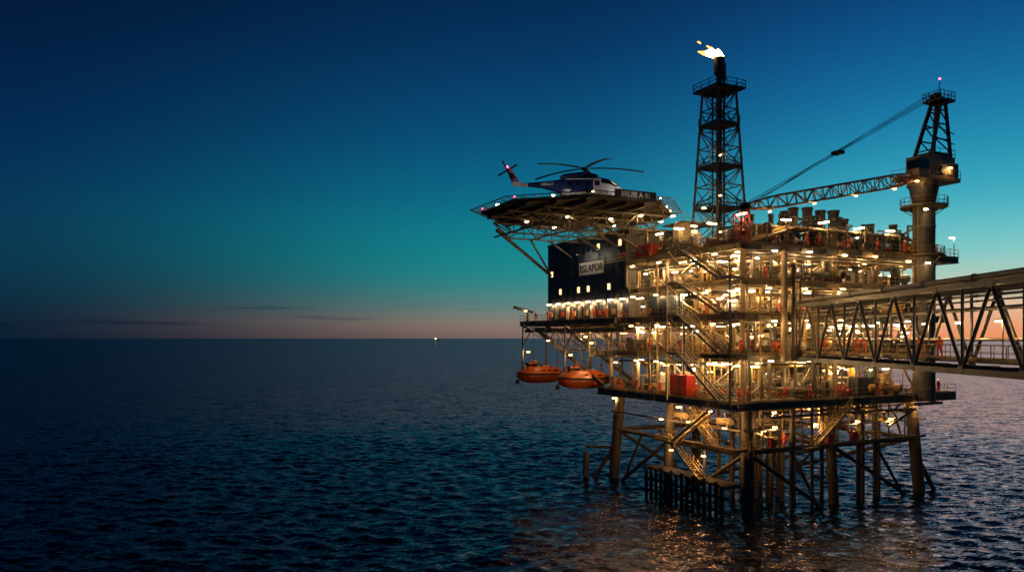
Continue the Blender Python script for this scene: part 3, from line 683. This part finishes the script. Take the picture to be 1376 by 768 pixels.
# ================================================================= LIFEBOATS
def lifeboat(u,v,z,rz):
    e=empty('lifeboat',PM@Matrix.Translation((u,v,z))@Matrix.Rotation(rz,4,'Z'))
    b=B(); L,W=8.6,3.2; N=22
    prof=[(0,-1.25),(.45,-1.1),(.8,-.6),(.97,0),(1.03,.12),(1.03,.3),(.95,.36),(.86,.85),(.6,1.25),(.25,1.42),(0,1.45)]
    rings=[]
    for i in range(N+1):
        s=-1+2*i/N; k=(1-abs(s)**(2.6 if s>0 else 4))**.62 if abs(s)<1 else 0; k=max(k,.03)
        top=(1-abs(s)**3.2)*.85+.15; kel=1-.55*abs(s)**4
        sheer=.18*s*s
        half=[(w*k*W/2,(hh*(kel if hh<0 else (top if hh>.4 else 1)))+sheer) for w,hh in prof]
        full=[(-x,y) for x,y in half[::-1]][:-1]+half
        rings.append([(s*L/2,x,y) for x,y in full])
    M=len(rings[0])
    for seg in range(M-1):
        hmean=sum(r[seg][2]+r[seg+1][2] for r in rings[8:15])/14
        m='orange_boat' if hmean>.38 else ('rubber' if hmean>.14 else 'orange_dark')
        vs=[r[seg] for r in rings]+[r[seg+1] for r in rings]; n=N+1
        b.add(vs,[(i,i+1,n+i+1,n+i) for i in range(N)],m,True)
    b.add(rings[0],[tuple(range(M))],'orange_dark'); b.add(rings[-1],[tuple(range(M-1,-1,-1))],'orange_dark')
    b.obj('hull',e)
    b=B()
    b.box((-1.9,0,1.55),(1.5,1.3,.75),'orange_boat'); b.box((-1.9,0,1.62),(1.56,1.36,.32),'glass_dark'); b.box((-1.9,0,1.97),(1.3,1.1,.1),'orange_boat')
    for s in(-1,1):
        for x in(-.4,.7,1.8): b.box((x,s*1.36,.74),(.5,.12,.26),'glass_dark')
        b.bar((-3,s*1.66,-.05),(3,s*1.66,-.05),.04,.04,'paint_white')
    b.box((.9,0,1.5),(.9,.7,.25),'paint_white')
    for x in(-2.9,2.9): b.box((x,0,1.45),(.2,.2,.7),'pipe_galv')
    b.cyl((-4.5,0,-.9),(-4.1,0,-.9),.35,'steel_dark',12)
    b.obj('cabin_fittings',e)
    b=B()
    for x in(-1.5,2.9):
        b.cyl((x,0,1.5),(x,0,6.6),.04,'steel_dark',6); b.sph((x,0,2.1),.2,'paint_red')
        b.bar((x,-.2,6.7),(x,3.2,7.8),.22,.3,'steel_beam'); b.bar((x,3.2,7.8),(x,3.4,.8),.2,.25,'steel_beam'); b.bar((x,.6,7.0),(x,3.3,4.6),.14,.14,'steel_beam')
    b.bar((-1.5,3.3,1.6),(2.9,3.3,1.6),.2,.25,'steel_beam'); b.bb(-2.6,3.6,1.9,3.4,-.35,-.22,'deck_plate'); b.rail([(-2.6,1.9,-.22),(-2.6,3.4,-.22),(3.6,3.4,-.22)])
    b.cyl((0,3.2,1.9),(1.2,3.2,1.9),.35,'paint_grey',12)
    lamp(b,e,(.5,-1.2,5.4),100,0,'lamp_amber',.4,(1,.66,.36)); b.bar((.5,-1.2,5.5),(.5,3.2,6.4),.08,.08,'steel_beam')
    lamp(b,e,(-1,2.4,3.6),90,0,'lamp_amber',.4,(1,.62,.3))
    b.obj('davit',e)
lifeboat(-4.4,28.3,13.9,math.radians(-3)); lifeboat(-6.0,38.5,14.2,math.radians(3))
# ================================================================= HELICOPTER
he=empty('helicopter',Matrix.Translation((9.5,94.3,HZ))@Matrix.Rotation(math.radians(-8),4,'Z')@Matrix.Scale(1.1,4))
b=B()
st=[(4.3,.05,.95,1.1),(4.0,.45,.7,1.5),(3.4,.8,.55,1.95),(2.6,1.02,.5,2.5),(1.6,1.1,.5,2.75),(0,1.12,.5,2.8),(-1.8,1.1,.52,2.8),(-2.8,.9,.75,2.72),(-3.8,.55,1.3,2.6),(-5.2,.34,1.75,2.5),(-6.8,.25,1.95,2.42),(-8.2,.17,2.05,2.4),(-8.5,.04,2.15,2.3)]
n=16; rings=[]
for x,w,z0,z1 in st:
    zc=(z0+z1)/2;hz=(z1-z0)/2; r=[]
    for i in range(n):
        t=2*math.pi*(i+.5)/n; cx,sx=math.cos(t),math.sin(t); q=.72
        r.append((x,w*math.copysign(abs(cx)**q,cx),zc+hz*math.copysign(abs(sx)**q,sx)))
    rings.append(r)
for i in range(len(rings)-1):
    for j in range(n):
        zc=sum(p[2] for p in (rings[i][j],rings[i][(j+1)%n],rings[i+1][j],rings[i+1][(j+1)%n]))/4; x=(st[i][0]+st[i+1][0])/2
        m='heli_blue'
        if x>2.0 and x<3.9 and zc>1.6 and zc<2.5: m='glass_dark'
        elif x>2.0 or x<-7.4: m='heli_white'
        elif zc<1.05 and x>-3.5: m='heli_white'
        b.add([rings[i][j],rings[i+1][j],rings[i+1][(j+1)%n],rings[i][(j+1)%n]],[(0,1,2,3)],m,True)
b.obj('fuselage',he)
b=B()
for s in(-1,1):
    for x in(-1.9,-.9,.1): b.box((x,s*1.11,1.95),(.6,.05,.5),'glass_dark')
    b.box((1.2,s*1.12,1.55),(.9,.04,1.7),'heli_white'); b.box((1.2,s*1.14,1.95),(.55,.04,.55),'glass_dark')
    b.bar((1.7,s*1.13,2.4),(-2.4,s*1.13,2.5),.03,.12,'heli_white')
    b.sph((-1.1,s*1.2,.85),.5,'heli_white',(2.2,.5,.6),12)
    b.cyl((-1.4,s*1.25,.75),(-1.4,s*1.3,.32),.07,'pipe_galv'); b.cyl((-1.4,s*1.15,.3),(-1.4,s*1.42,.3),.3,'rubber',16)
    b.cyl((-2.6,s*.6,2.9),(-.2,s*.55,3.1),.32,'heli_blue',12); b.cyl((-2.9,s*.62,2.88),(-2.6,s*.6,2.9),.24,'steel_dark',12)
b.cyl((2.9,0,.7),(2.9,0,.3),.06,'pipe_galv'); b.cyl((2.9,-.2,.26),(2.9,-.05,.26),.25,'rubber',14); b.cyl((2.9,.05,.26),(2.9,.2,.26),.25,'rubber',14)
b.sph((-.9,0,2.95),1,'heli_blue',(2.3,.62,.5),14)
b.cyl((-.3,0,3.2),(-.3,0,3.95),.13,'steel_dark',10); b.cyl((-.3,0,3.75),(-.3,0,3.98),.36,'steel_dark',12)
b.add([(-7.6,-.08,2.3),(-8.6,-.08,2.2),(-9.5,-.06,4.2),(-8.9,-.06,4.25),(-7.6,.08,2.3),(-8.6,.08,2.2),(-9.5,.06,4.2),(-8.9,.06,4.25)],[(0,1,2,3),(7,6,5,4),(0,4,5,1),(1,5,6,2),(2,6,7,3),(3,7,4,0)],'heli_white')
b.add([(-8.25,-.1,3.0),(-8.95,-.1,3.0),(-9.2,-.09,3.55),(-8.55,-.09,3.55)],[(0,1,2,3)],'paint_red')
b.bb(-8.6,-7.6,-1.4,1.4,2.3,2.38,'heli_white')
b.sph((-9.2,-.2,3.9),.16,'steel_dark')
for k in range(4):
    t=k*math.pi/2+.5; b.bar((-9.2,-.3,3.9),(-9.2+1.25*math.cos(t),-.3,3.9+1.25*math.sin(t)),.05,.2,'steel_dark')
b.sph((-9.3,0,4.35),.13,'lamp_red')
b.bar((3.5,0,2.15),(3.5,0,2.6),.03,.3,'steel_dark')
b.obj('fittings',he)
b=B()
for k in range(5):
    t=k*2*math.pi/5+math.radians(8); L=6.8
    d=Vector((math.cos(t),math.sin(t),0)); s=Vector((-math.sin(t),math.cos(t),0))
    vs=[];N=7
    for i in range(N+1):
        f=i/N; w=.1 if i==0 else .24; c=Vector((-.3,0,3.88))+d*(.3+f*(L-.3))+Vector((0,0,.35*f-.75*f*f))
        for sy,sz in((-1,-.3),(1,-.3),(1,.3),(-1,.3)): vs.append(c+s*w*sy+Vector((0,0,sz*.08)))
    fs=[(0,1,2,3),(N*4+3,N*4+2,N*4+1,N*4)]
    for i in range(N):
        for j in range(4): fs.append((i*4+j,(i+1)*4+j,(i+1)*4+(j+1)%4,i*4+(j+1)%4))
    b.add(vs,fs,'steel_dark')
b.obj('rotor_blades',he)
text('HEALEY',he,(-4.4,-.52,2.1),ROT_NV,.5,'heli_white')
plight(he,(-9.3,-.5,4.5),8,(1,.05,.08),.08)
# ================================================================= FOOTBRIDGE
brM=Matrix.Translation((32.3,84.5,0))@Matrix.Rotation(math.pi+math.radians(-1.95),4,'Z')
br=empty('footbridge',brM)
b=B(); L=66; pn=6.6; W=4.4; ZB,ZT=17.7,23.6
n=int(L/pn+.01); ms='bridge_steel'
for x in(0,-W):
    b.bar((x,0,ZB),(x,L,ZB),.3,.42,ms); b.bar((x,0,ZT),(x,L,ZT),.3,.36,ms)
    for i in range(n+1):
        y=i*pn; b.cyl((x,y,ZB+.2),(x,y,ZT-.2),.11,ms,10)
        if i<n:
            b.cyl((x,y,ZB+.1),(x,y+pn/2,ZT-.1),.13,ms,10); b.cyl((x,y+pn/2,ZT-.1),(x,y+pn,ZB+.1),.13,ms,10)
            b.box((x,y,ZB+.1),(.34,.6,.5),ms); b.box((x,y+pn/2,ZT-.1),(.34,.6,.4),ms)
for i in range(int(L/3.3)+1):
    y=i*3.3; b.bar((.1,y,ZB+.1),(-W-.1,y,ZB+.1),.2,.36,ms); b.bar((.1,y,ZT),(-W-.1,y,ZT),.16,.22,ms)
    if i%2==0: b.bar((0,y,ZT),(-W,y+3.3,ZT),.1,.1,ms)
b.bb(-3.6,-.5,0,L,18.3,18.4,'deck_plate')
b.rail([(-.5,0,18.4),(-.5,L,18.4)]); b.rail([(-3.6,0,18.4),(-3.6,L,18.4)])
b.obj('truss',br)
b=B()
for x,z,r,m in((-.2,ZT+.5,.22,'bridge_steel'),(-1.0,ZT+.42,.18,'pipe_galv'),(-1.7,ZT+.5,.24,'bridge_steel'),(-2.7,ZT+.42,.18,'bridge_steel'),(-3.6,ZT+.5,.25,'bridge_steel'),(-4.05,19.9,.12,'pipe_galv'),(-4.0,22.2,.16,'bridge_steel'),(-.35,ZT-.75,.1,'pipe_galv'),(-.35,ZT-1.1,.07,'pipe_galv')):
    b.path([(x,-1.5,z),(x,L,z)],r,m,12)
    for i in range(n+1): b.cyl((x,i*pn+1,z),(x,i*pn+1.14,z),r*1.3,m,12)
for i in range(n+1): b.box((-W/2,i*pn,ZT+.2),(W,.18,.14),ms)
b.obj('bridge_pipes',br)
b=B()
for i in range(11):
    y=1.6+i*5
    lamp(b,br,(-3.3,y,21.2),140 if i<7 else 80,1,'lamp_warm' if i<6 else 'lamp_amber',.4)
    b.bar((-3.6,y,18.4),(-3.6,y,21.4),.07,.07,ms)
b.obj('bridge_lights',br)
# ================================================================= PEOPLE
def worker_mesh(name,pose):
    arm=pose.get('arm',(0,0)); leg=pose.get('leg',(0,0)); lean=pose.get('lean',0)
    V=[(0,0,.96),(0,lean*.4,1.13),(0,lean,1.34),(0,lean,1.49),(0,lean+.01,1.56),(0,lean+.015,1.655),(0,lean+.005,1.74)]
    E=[(0,1),(1,2),(2,3),(3,4),(4,5),(5,6)]; Rr=[.15,.145,(.17,.13),.06,.07,(.082,.1),.07]
    hands=[]
    for k,s in enumerate((-1,1)):
        sw=arm[k]; i=len(V)
        sh=Vector((s*.19,lean,1.42)); el=sh+Vector((s*.06,math.sin(sw)*.28,-math.cos(sw)*.28)); f=sw+pose.get('elb',.5)
        wr=el+Vector((s*.0,math.sin(f)*.25,-math.cos(f)*.25)); pa=wr+Vector((0,math.sin(f)*.07,-math.cos(f)*.07))
        V+= [tuple(sh),tuple(el),tuple(wr),tuple(pa)]; E+=[(2,i),(i,i+1),(i+1,i+2),(i+2,i+3)]; Rr+=[.075,.055,.036,(.045,.022)]
        hands.append((pa,f,s))
        g=leg[k]; i=len(V); hp=Vector((s*.095,0,.9)); kn=hp+Vector((s*.02,math.sin(g)*.42,-math.cos(g)*.42)); g2=g-pose.get('knee',.12)-(.3 if g<-.1 else 0)
        an=kn+Vector((0,math.sin(g2)*.4,-math.cos(g2)*.4))
        V+=[tuple(hp),tuple(kn),tuple(an),(an.x+s*.02,an.y+.16,an.z-.04)]; E+=[(0,i),(i,i+1),(i+1,i+2),(i+2,i+3)]; Rr+=[.105,.075,.058,.048]
    mz=min(v[2] for v in V)-.045
    V=[(x,y,z-mz) for x,y,z in V]
    m=skinmesh(name,V,E,Rr,2)
    b=B(); b.v=[tuple(v.co) for v in m.vertices]; b.mats=['coverall','skin','boots','reflective']
    for p in m.polygons:
        b.f.append(tuple(p.vertices)); b.sm.append(True)
        x,y,z=p.center; z+=mz
        k=0
        if z>1.5: k=1
        elif z<.14: k=2
        elif 1.2<z<1.26 or .42<z<.47: k=3
        for pa,f,s in hands:
            if (Vector((x,y,z))-pa).length<.075: k=1
        b.m.append(k)
    hz=1.66-mz; hy=lean+.01
    b.sph((0,hy-.005,hz+.055),.125,'hardhat',(1,1.12,.8),14,8); b.cyl((0,hy+.02,hz+.035),(0,hy+.02,hz+.05),.145,'hardhat',16)
    b.sph((0,hy+.105,hz-.02),.018,'skin',(.8,1,1.4)); b.box((0,hy+.092,hz-.065),(.05,.02,.012),'paint_red')
    for s in(-1,1): b.sph((s*.034,hy+.09,hz+.005),.013,'hardhat'); b.sph((s*.034,hy+.1,hz+.005),.007,'rubber'); b.sph((s*.088,hy,hz-.01),.028,'skin',(.4,.8,1.2))
    b.sph((0,hy-.05,hz-.05),.075,'boots',(1,.7,.8))
    for pa,f,s in hands:
        pa=pa-Vector((0,0,mz)); d=Vector((0,math.sin(f),-math.cos(f))); c=Vector((0,math.cos(f),math.sin(f)))
        for j,L in enumerate((.07,.08,.075,.06)):
            o=pa+d*.02+c*(.03-.02*j); k1=o+d*L*.6; k2=k1+d*L*.4+Vector((-s*.02,0,0)); b.cyl(o,k1,.009,'skin',6,.0085); b.cyl(k1,k2,.0085,'skin',6,.006); b.sph(k1,.0088,'skin',n=6,k=4)
        o=pa-d*.02+c*.035; k1=o+c*.03+d*.03; b.cyl(o,k1,.011,'skin',6,.01); b.cyl(k1,k1+d*.03,.01,'skin',6,.007)
    return b.mesh(name)
poses=[worker_mesh('worker_stand',{'arm':(.1,.15),'leg':(.03,-.03)}),worker_mesh('worker_walk',{'arm':(-.4,.45),'leg':(.4,-.32),'lean':.03,'knee':.15}),worker_mesh('worker_reach',{'arm':(.9,.5),'leg':(.12,-.1),'elb':.8,'lean':.05})]
def worker(M,rz,k):
    o=link(bpy.data.objects.new('worker',poses[k])); o.matrix_world=M@Matrix.Rotation(rz,4,'Z')
for y,x,rz,k in((28.2,-1.0,2.9,1),(25.0,-1.1,.2,0),(15.0,-1.0,.1,1),(12.8,-1.3,3.0,0),(5.5,-1.0,.3,1),(3.6,-1.1,2.4,0)): worker(brM@Matrix.Translation((x,y,18.4)),rz,k)
for u,v,z,rz,k in((-3.0,-1.9,Z1,2.4,0),(-1.9,-2.0,Z1,3.6,2),(7.6,-2.1,Z1,3.2,1),(22,-2.0,Z1,3.1,0),(-2.3,-1.4,Z2,2.2,0),(-.9,-1.6,Z2,3.4,1),(6,-1.6,Z2,3.1,2),(-3.4,3,Z3,1.6,1),(3,-2.1,Z3,3.1,0),(-3.3,24,Z3,1.6,0),(-3.6,33,Z3,.2,1),(-3.5,41,Z3,1.8,0),(-3.2,17,Z1,1.6,0),(9,-2.1,Z5,3.1,0),(14,-2.1,Z5,2.9,2),(12.2,-2.1,Z1,3.2,0),(13.1,-2.1,Z1,2.8,1),(-3.2,12,Z1,1.4,1),(9,-2.1,Z3,3.0,1),(-3.4,27.3,Z3,1.7,2),(-3.2,5,Z1,1.6,0),(1,-1.7,Z4,3.1,0),(24,-2.1,Z5,3.2,0),(3.6,-2.1,Z1,3.0,2),(19.5,-2.1,Z1,3.3,1),(30.5,-2.1,Z1,2.9,0),(2.2,-1.65,Z2,3.0,0),(3.1,-1.65,Z2,2.6,1),(-3.2,21,Z1,1.5,1),(-2.4,9,Z2,1.5,0),(-2.4,15,Z2,1.7,2),(7,-2.1,Z5,2.9,1),(19,-2.1,Z5,3.1,0),(-3.6,45,Z3,1.4,1),(4,-1.7,7.45,3.0,0)):
    worker(PM@Matrix.Translation((u,v,z)),rz,k)
# ================================================================= DISTANT SHIP
def ship(x,y,rz):
    e=Matrix.Translation((x,y,0))@Matrix.Rotation(rz,4,'Z'); b=B()
    b.add([(-30,-6,5),(24,-6,5),(34,0,6.5),(24,6,5),(-30,6,5),(-28,-4,-2),(24,-4,-2),(30,0,-2),(24,4,-2),(-28,4,-2)],[(0,1,2,3,4),(0,5,6,1),(1,6,7,2),(2,7,8,3),(3,8,9,4),(4,9,5,0)],'steel_dark')
    b.box((-18,0,10),(12,10,10),'paint_white'); b.box((-18,0,16.5),(8,11,3),'paint_white'); b.cyl((-22,0,15),(-22,0,22),1.5,'steel_dark'); b.cyl((-16,0,18),(-16,0,26),.3,'steel_dark'); b.cyl((20,0,6),(20,0,16),.3,'steel_dark')
    for k in(-22,-14): b.box((k,-5.6,16),(5,1.4,2.4),'lamp_warm')
    b.box((-18,-5.8,9),(9,.6,1.2),'window_lit')
    b.obj('distant_ship',None,e)
ship(-700,7000,.1)
# ================================================================= SEA
def axis_y():
    ys=[-300,-200,-120,-60,-20,10,30,45]; y=55.; d=.28
    while y<45000: ys.append(y); d=.28 if y<125 else d*1.017; y+=d
    return np.array(ys)
def axis_x():
    xs=[]; x=0.; d=.4
    while x<85: xs.append(x); x+=d
    while x<45000: xs.append(x); d*=1.035; x+=d
    xs=np.array(xs); return np.concatenate([-xs[:0:-1],xs])
ys=axis_y(); xs=axis_x()
gy=np.gradient(ys); gx=np.gradient(xs)
X,Y=np.meshgrid(xs,ys); SP=np.maximum(*np.meshgrid(gx,gy))
rs=np.random.RandomState(3); Z=np.zeros_like(X)
for i in range(60):
    lam=1.1*(6.5/1.1)**(rs.rand()); th=math.radians(-100+rs.randn()*48); k=2*math.pi/lam
    amp=.0055*lam*(.6+.8*rs.rand())*(1 if lam<3 else .65)
    w=np.clip((lam/3.-SP)/(lam/6),0,1)
    gx_=.5+.5*np.sin(X*.045*rs.uniform(.5,1.6)+Y*.03*rs.uniform(-1.5,1.5)+rs.rand()*6.28)
    ph=k*(X*math.cos(th)+Y*math.sin(th))+rs.rand()*6.28
    Z+=w*amp*(.35+.9*gx_)*(np.sin(ph)+.22*np.sin(2*ph+1.2))
nx,ny=len(xs),len(ys)
co=np.stack([X,Y,Z],-1).reshape(-1,3).astype(np.float32)
ii=np.arange((ny-1)*(nx-1)); r=ii//(nx-1); c=ii%(nx-1); a0=r*nx+c
F=np.stack([a0,a0+1,a0+nx+1,a0+nx],1).astype(np.int32)
me=bpy.data.meshes.new('sea'); me.vertices.add(len(co)); me.vertices.foreach_set('co',co.ravel())
me.loops.add(F.size); me.loops.foreach_set('vertex_index',F.ravel()); me.polygons.add(len(F))
me.polygons.foreach_set('loop_start',np.arange(0,F.size,4,dtype=np.int32)); me.polygons.foreach_set('use_smooth',np.ones(len(F),dtype=bool))
me.update(); me.validate()
sea=link(bpy.data.objects.new('sea',me))
m=bpy.data.materials.new('sea_water'); m.use_nodes=True; nt=m.node_tree; n=nt.nodes; l=nt.links; n.clear()
out=n.new('ShaderNodeOutputMaterial'); mxs=n.new('ShaderNodeMixShader'); df=n.new('ShaderNodeBsdfDiffuse'); gl=n.new('ShaderNodeBsdfGlossy'); fr=n.new('ShaderNodeFresnel')
df.inputs['Color'].default_value=(.002,.008,.018,1); gl.inputs['Color'].default_value=(.62,.56,.68,1); gl.inputs['Roughness'].default_value=.12; fr.inputs['IOR'].default_value=1.33
l.new(fr.outputs[0],mxs.inputs[0]); l.new(df.outputs[0],mxs.inputs[1]); l.new(gl.outputs[0],mxs.inputs[2]); l.new(mxs.outputs[0],out.inputs[0])
tc=n.new('ShaderNodeTexCoord'); mp=n.new('ShaderNodeMapping'); mp.inputs['Rotation'].default_value=(0,0,.2); mp.inputs['Scale'].default_value=(.6,1.3,1)
l.new(tc.outputs['Object'],mp.inputs['Vector'])
def vm(op,a,b=None,s=None):
    q=n.new('ShaderNodeVectorMath'); q.operation=op; l.new(a,q.inputs[0])
    if b is not None:
        if isinstance(b,tuple): q.inputs[1].default_value=b
        else: l.new(b,q.inputs[1])
    return q.outputs[0]
acc_v=None
for sc,det,amp in((.33,2,.4),(1.3,3,.95),(4.5,2,.7)):
    q=n.new('ShaderNodeTexNoise'); q.inputs['Scale'].default_value=sc; q.inputs['Detail'].default_value=det; l.new(mp.outputs['Vector'],q.inputs['Vector'])
    v=vm('MULTIPLY',vm('SUBTRACT',q.outputs['Color'],(.5,.5,.5)),(amp*.6,amp*1.3,0))
    acc_v=v if acc_v is None else vm('ADD',acc_v,v)
ge=n.new('ShaderNodeNewGeometry')
nn=vm('NORMALIZE',vm('ADD',ge.outputs['Normal'],acc_v)); l.new(nn,gl.inputs['Normal']); l.new(nn,fr.inputs['Normal'])
me.materials.append(m)
# ================================================================= SKY
w=bpy.data.worlds.new('World'); scene.world=w; w.use_nodes=True; nt=w.node_tree; n=nt.nodes; l=nt.links; n.clear()
out=n.new('ShaderNodeOutputWorld'); bg=n.new('ShaderNodeBackground'); l.new(bg.outputs[0],out.inputs[0]); bg.inputs[1].default_value=1
tc=n.new('ShaderNodeTexCoord'); sx=n.new('ShaderNodeSeparateXYZ'); l.new(tc.outputs['Generated'],sx.inputs[0])
def M(op,a,b=None,c=None,clamp=False):
    q=n.new('ShaderNodeMath'); q.operation=op; q.use_clamp=clamp
    for i,v in enumerate((a,b,c)):
        if v is None: continue
        if isinstance(v,(int,float)): q.inputs[i].default_value=v
        else: l.new(v,q.inputs[i])
    return q.outputs[0]
def ramp(stops):
    q=n.new('ShaderNodeValToRGB'); e=q.color_ramp; e.interpolation='B_SPLINE'
    while len(e.elements)<len(stops): e.elements.new(.5)
    for i,(z,cc) in enumerate(stops): e.elements[i].position=z/.5; e.elements[i].color=(*lin(cc),1)
    l.new(zf,q.inputs[0]); return q.outputs[0]
zf=M('MULTIPLY',sx.outputs[2],2.0,clamp=True)
RL=ramp([(0,(6,28,48)),(.03,(8,36,56)),(.07,(11,50,72)),(.12,(10,56,84)),(.18,(5,46,84)),(.25,(4,36,76)),(.33,(3,26,60)),(.42,(2,16,42)),(.5,(1,9,26))])
RC=ramp([(0,(118,96,94)),(.018,(150,126,112)),(.04,(98,130,126)),(.075,(34,138,138)),(.12,(20,136,144)),(.18,(14,110,138)),(.26,(10,80,122)),(.36,(7,52,98)),(.5,(2,20,50))])
RR=ramp([(0,(236,140,88)),(.03,(236,178,138)),(.06,(190,202,180)),(.1,(124,204,202)),(.16,(56,172,192)),(.24,(28,128,170)),(.32,(16,90,146)),(.4,(11,60,112)),(.5,(4,28,66))])
ln=M('SQRT',M('ADD',M('MULTIPLY',sx.outputs[0],sx.outputs[0]),M('MULTIPLY',sx.outputs[1],sx.outputs[1])))
cc=M('DIVIDE',M('ADD',M('MULTIPLY',sx.outputs[0],math.sin(.62)),M('MULTIPLY',sx.outputs[1],math.cos(.62))),ln)
def mr(v,a,b,sm=True):
    q=n.new('ShaderNodeMapRange'); q.interpolation_type='SMOOTHSTEP' if sm else 'LINEAR'; q.inputs['From Min'].default_value=a; q.inputs['From Max'].default_value=b; l.new(v,q.inputs['Value']); return q.outputs[0]
ang=M('ARCCOSINE',M('MINIMUM',cc,.99999))
def mix(f,a,b):
    q=n.new('ShaderNodeMix'); q.data_type='RGBA'; l.new(f,q.inputs['Factor'])
    for s,v in(('A',a),('B',b)):
        if isinstance(v,tuple): q.inputs[s].default_value=(*v,1)
        else: l.new(v,q.inputs[s])
    return q.outputs['Result']
# the warm band fades out a little sooner in azimuth than the teal above it
pw=n.new('ShaderNodeMapRange'); pw.inputs['From Min'].default_value=0; pw.inputs['From Max'].default_value=.16; pw.inputs['To Min'].default_value=2.0; pw.inputs['To Max'].default_value=1.3; l.new(sx.outputs[2],pw.inputs['Value'])
t1=M('POWER',mr(ang,1.38,.55),pw.outputs[0]); t2=mr(ang,.62,.08)
col=mix(t2,mix(t1,RL,RC),RR)
az=M('ARCTAN2',sx.outputs[0],sx.outputs[1])
cb=n.new('ShaderNodeCombineXYZ'); l.new(M('MULTIPLY',az,5),cb.inputs[0]); l.new(M('MULTIPLY',sx.outputs[2],95),cb.inputs[1])
nn=n.new('ShaderNodeTexNoise'); nn.inputs['Scale'].default_value=1.0; nn.inputs['Detail'].default_value=5; nn.inputs['Roughness'].default_value=.5; l.new(cb.outputs[0],nn.inputs['Vector'])
cl=mr(nn.outputs['Fac'],.54,.68); band=M('MULTIPLY',mr(sx.outputs[2],.004,.014),mr(sx.outputs[2],.075,.03))
cf=M('MULTIPLY',M('MULTIPLY',cl,band),.6)
cloud=mix(cf,(1.,1.,1.),(.38,.5,.68))
mm=n.new('ShaderNodeMix'); mm.data_type='RGBA'; mm.blend_type='MULTIPLY'; mm.inputs['Factor'].default_value=1; l.new(col,mm.inputs['A']); l.new(cloud,mm.inputs['B'])
l.new(mm.outputs['Result'],bg.inputs[0])
s=bpy.data.lights.new('sun','SUN'); s.energy=.05; s.angle=math.radians(20); s.color=(1,.7,.5)
so=link(bpy.data.objects.new('sun',s)); so.rotation_euler=Vector((-math.sin(.62),-math.cos(.62),-.06)).to_track_quat('-Z','Y').to_euler()
# ================================================================= CAMERA
cd=bpy.data.cameras.new('camera'); cam=link(bpy.data.objects.new('camera',cd)); cam.location=(0,0,H); cam.rotation_euler=(math.pi/2,0,0)
cd.sensor_width=36; cd.lens=1000/1376*36; cd.shift_y=70/1376; cd.clip_end=90000; cd.clip_start=.5
scene.camera=cam
scene.view_settings.view_transform='Standard'; scene.view_settings.look='None'; scene.view_settings.exposure=0
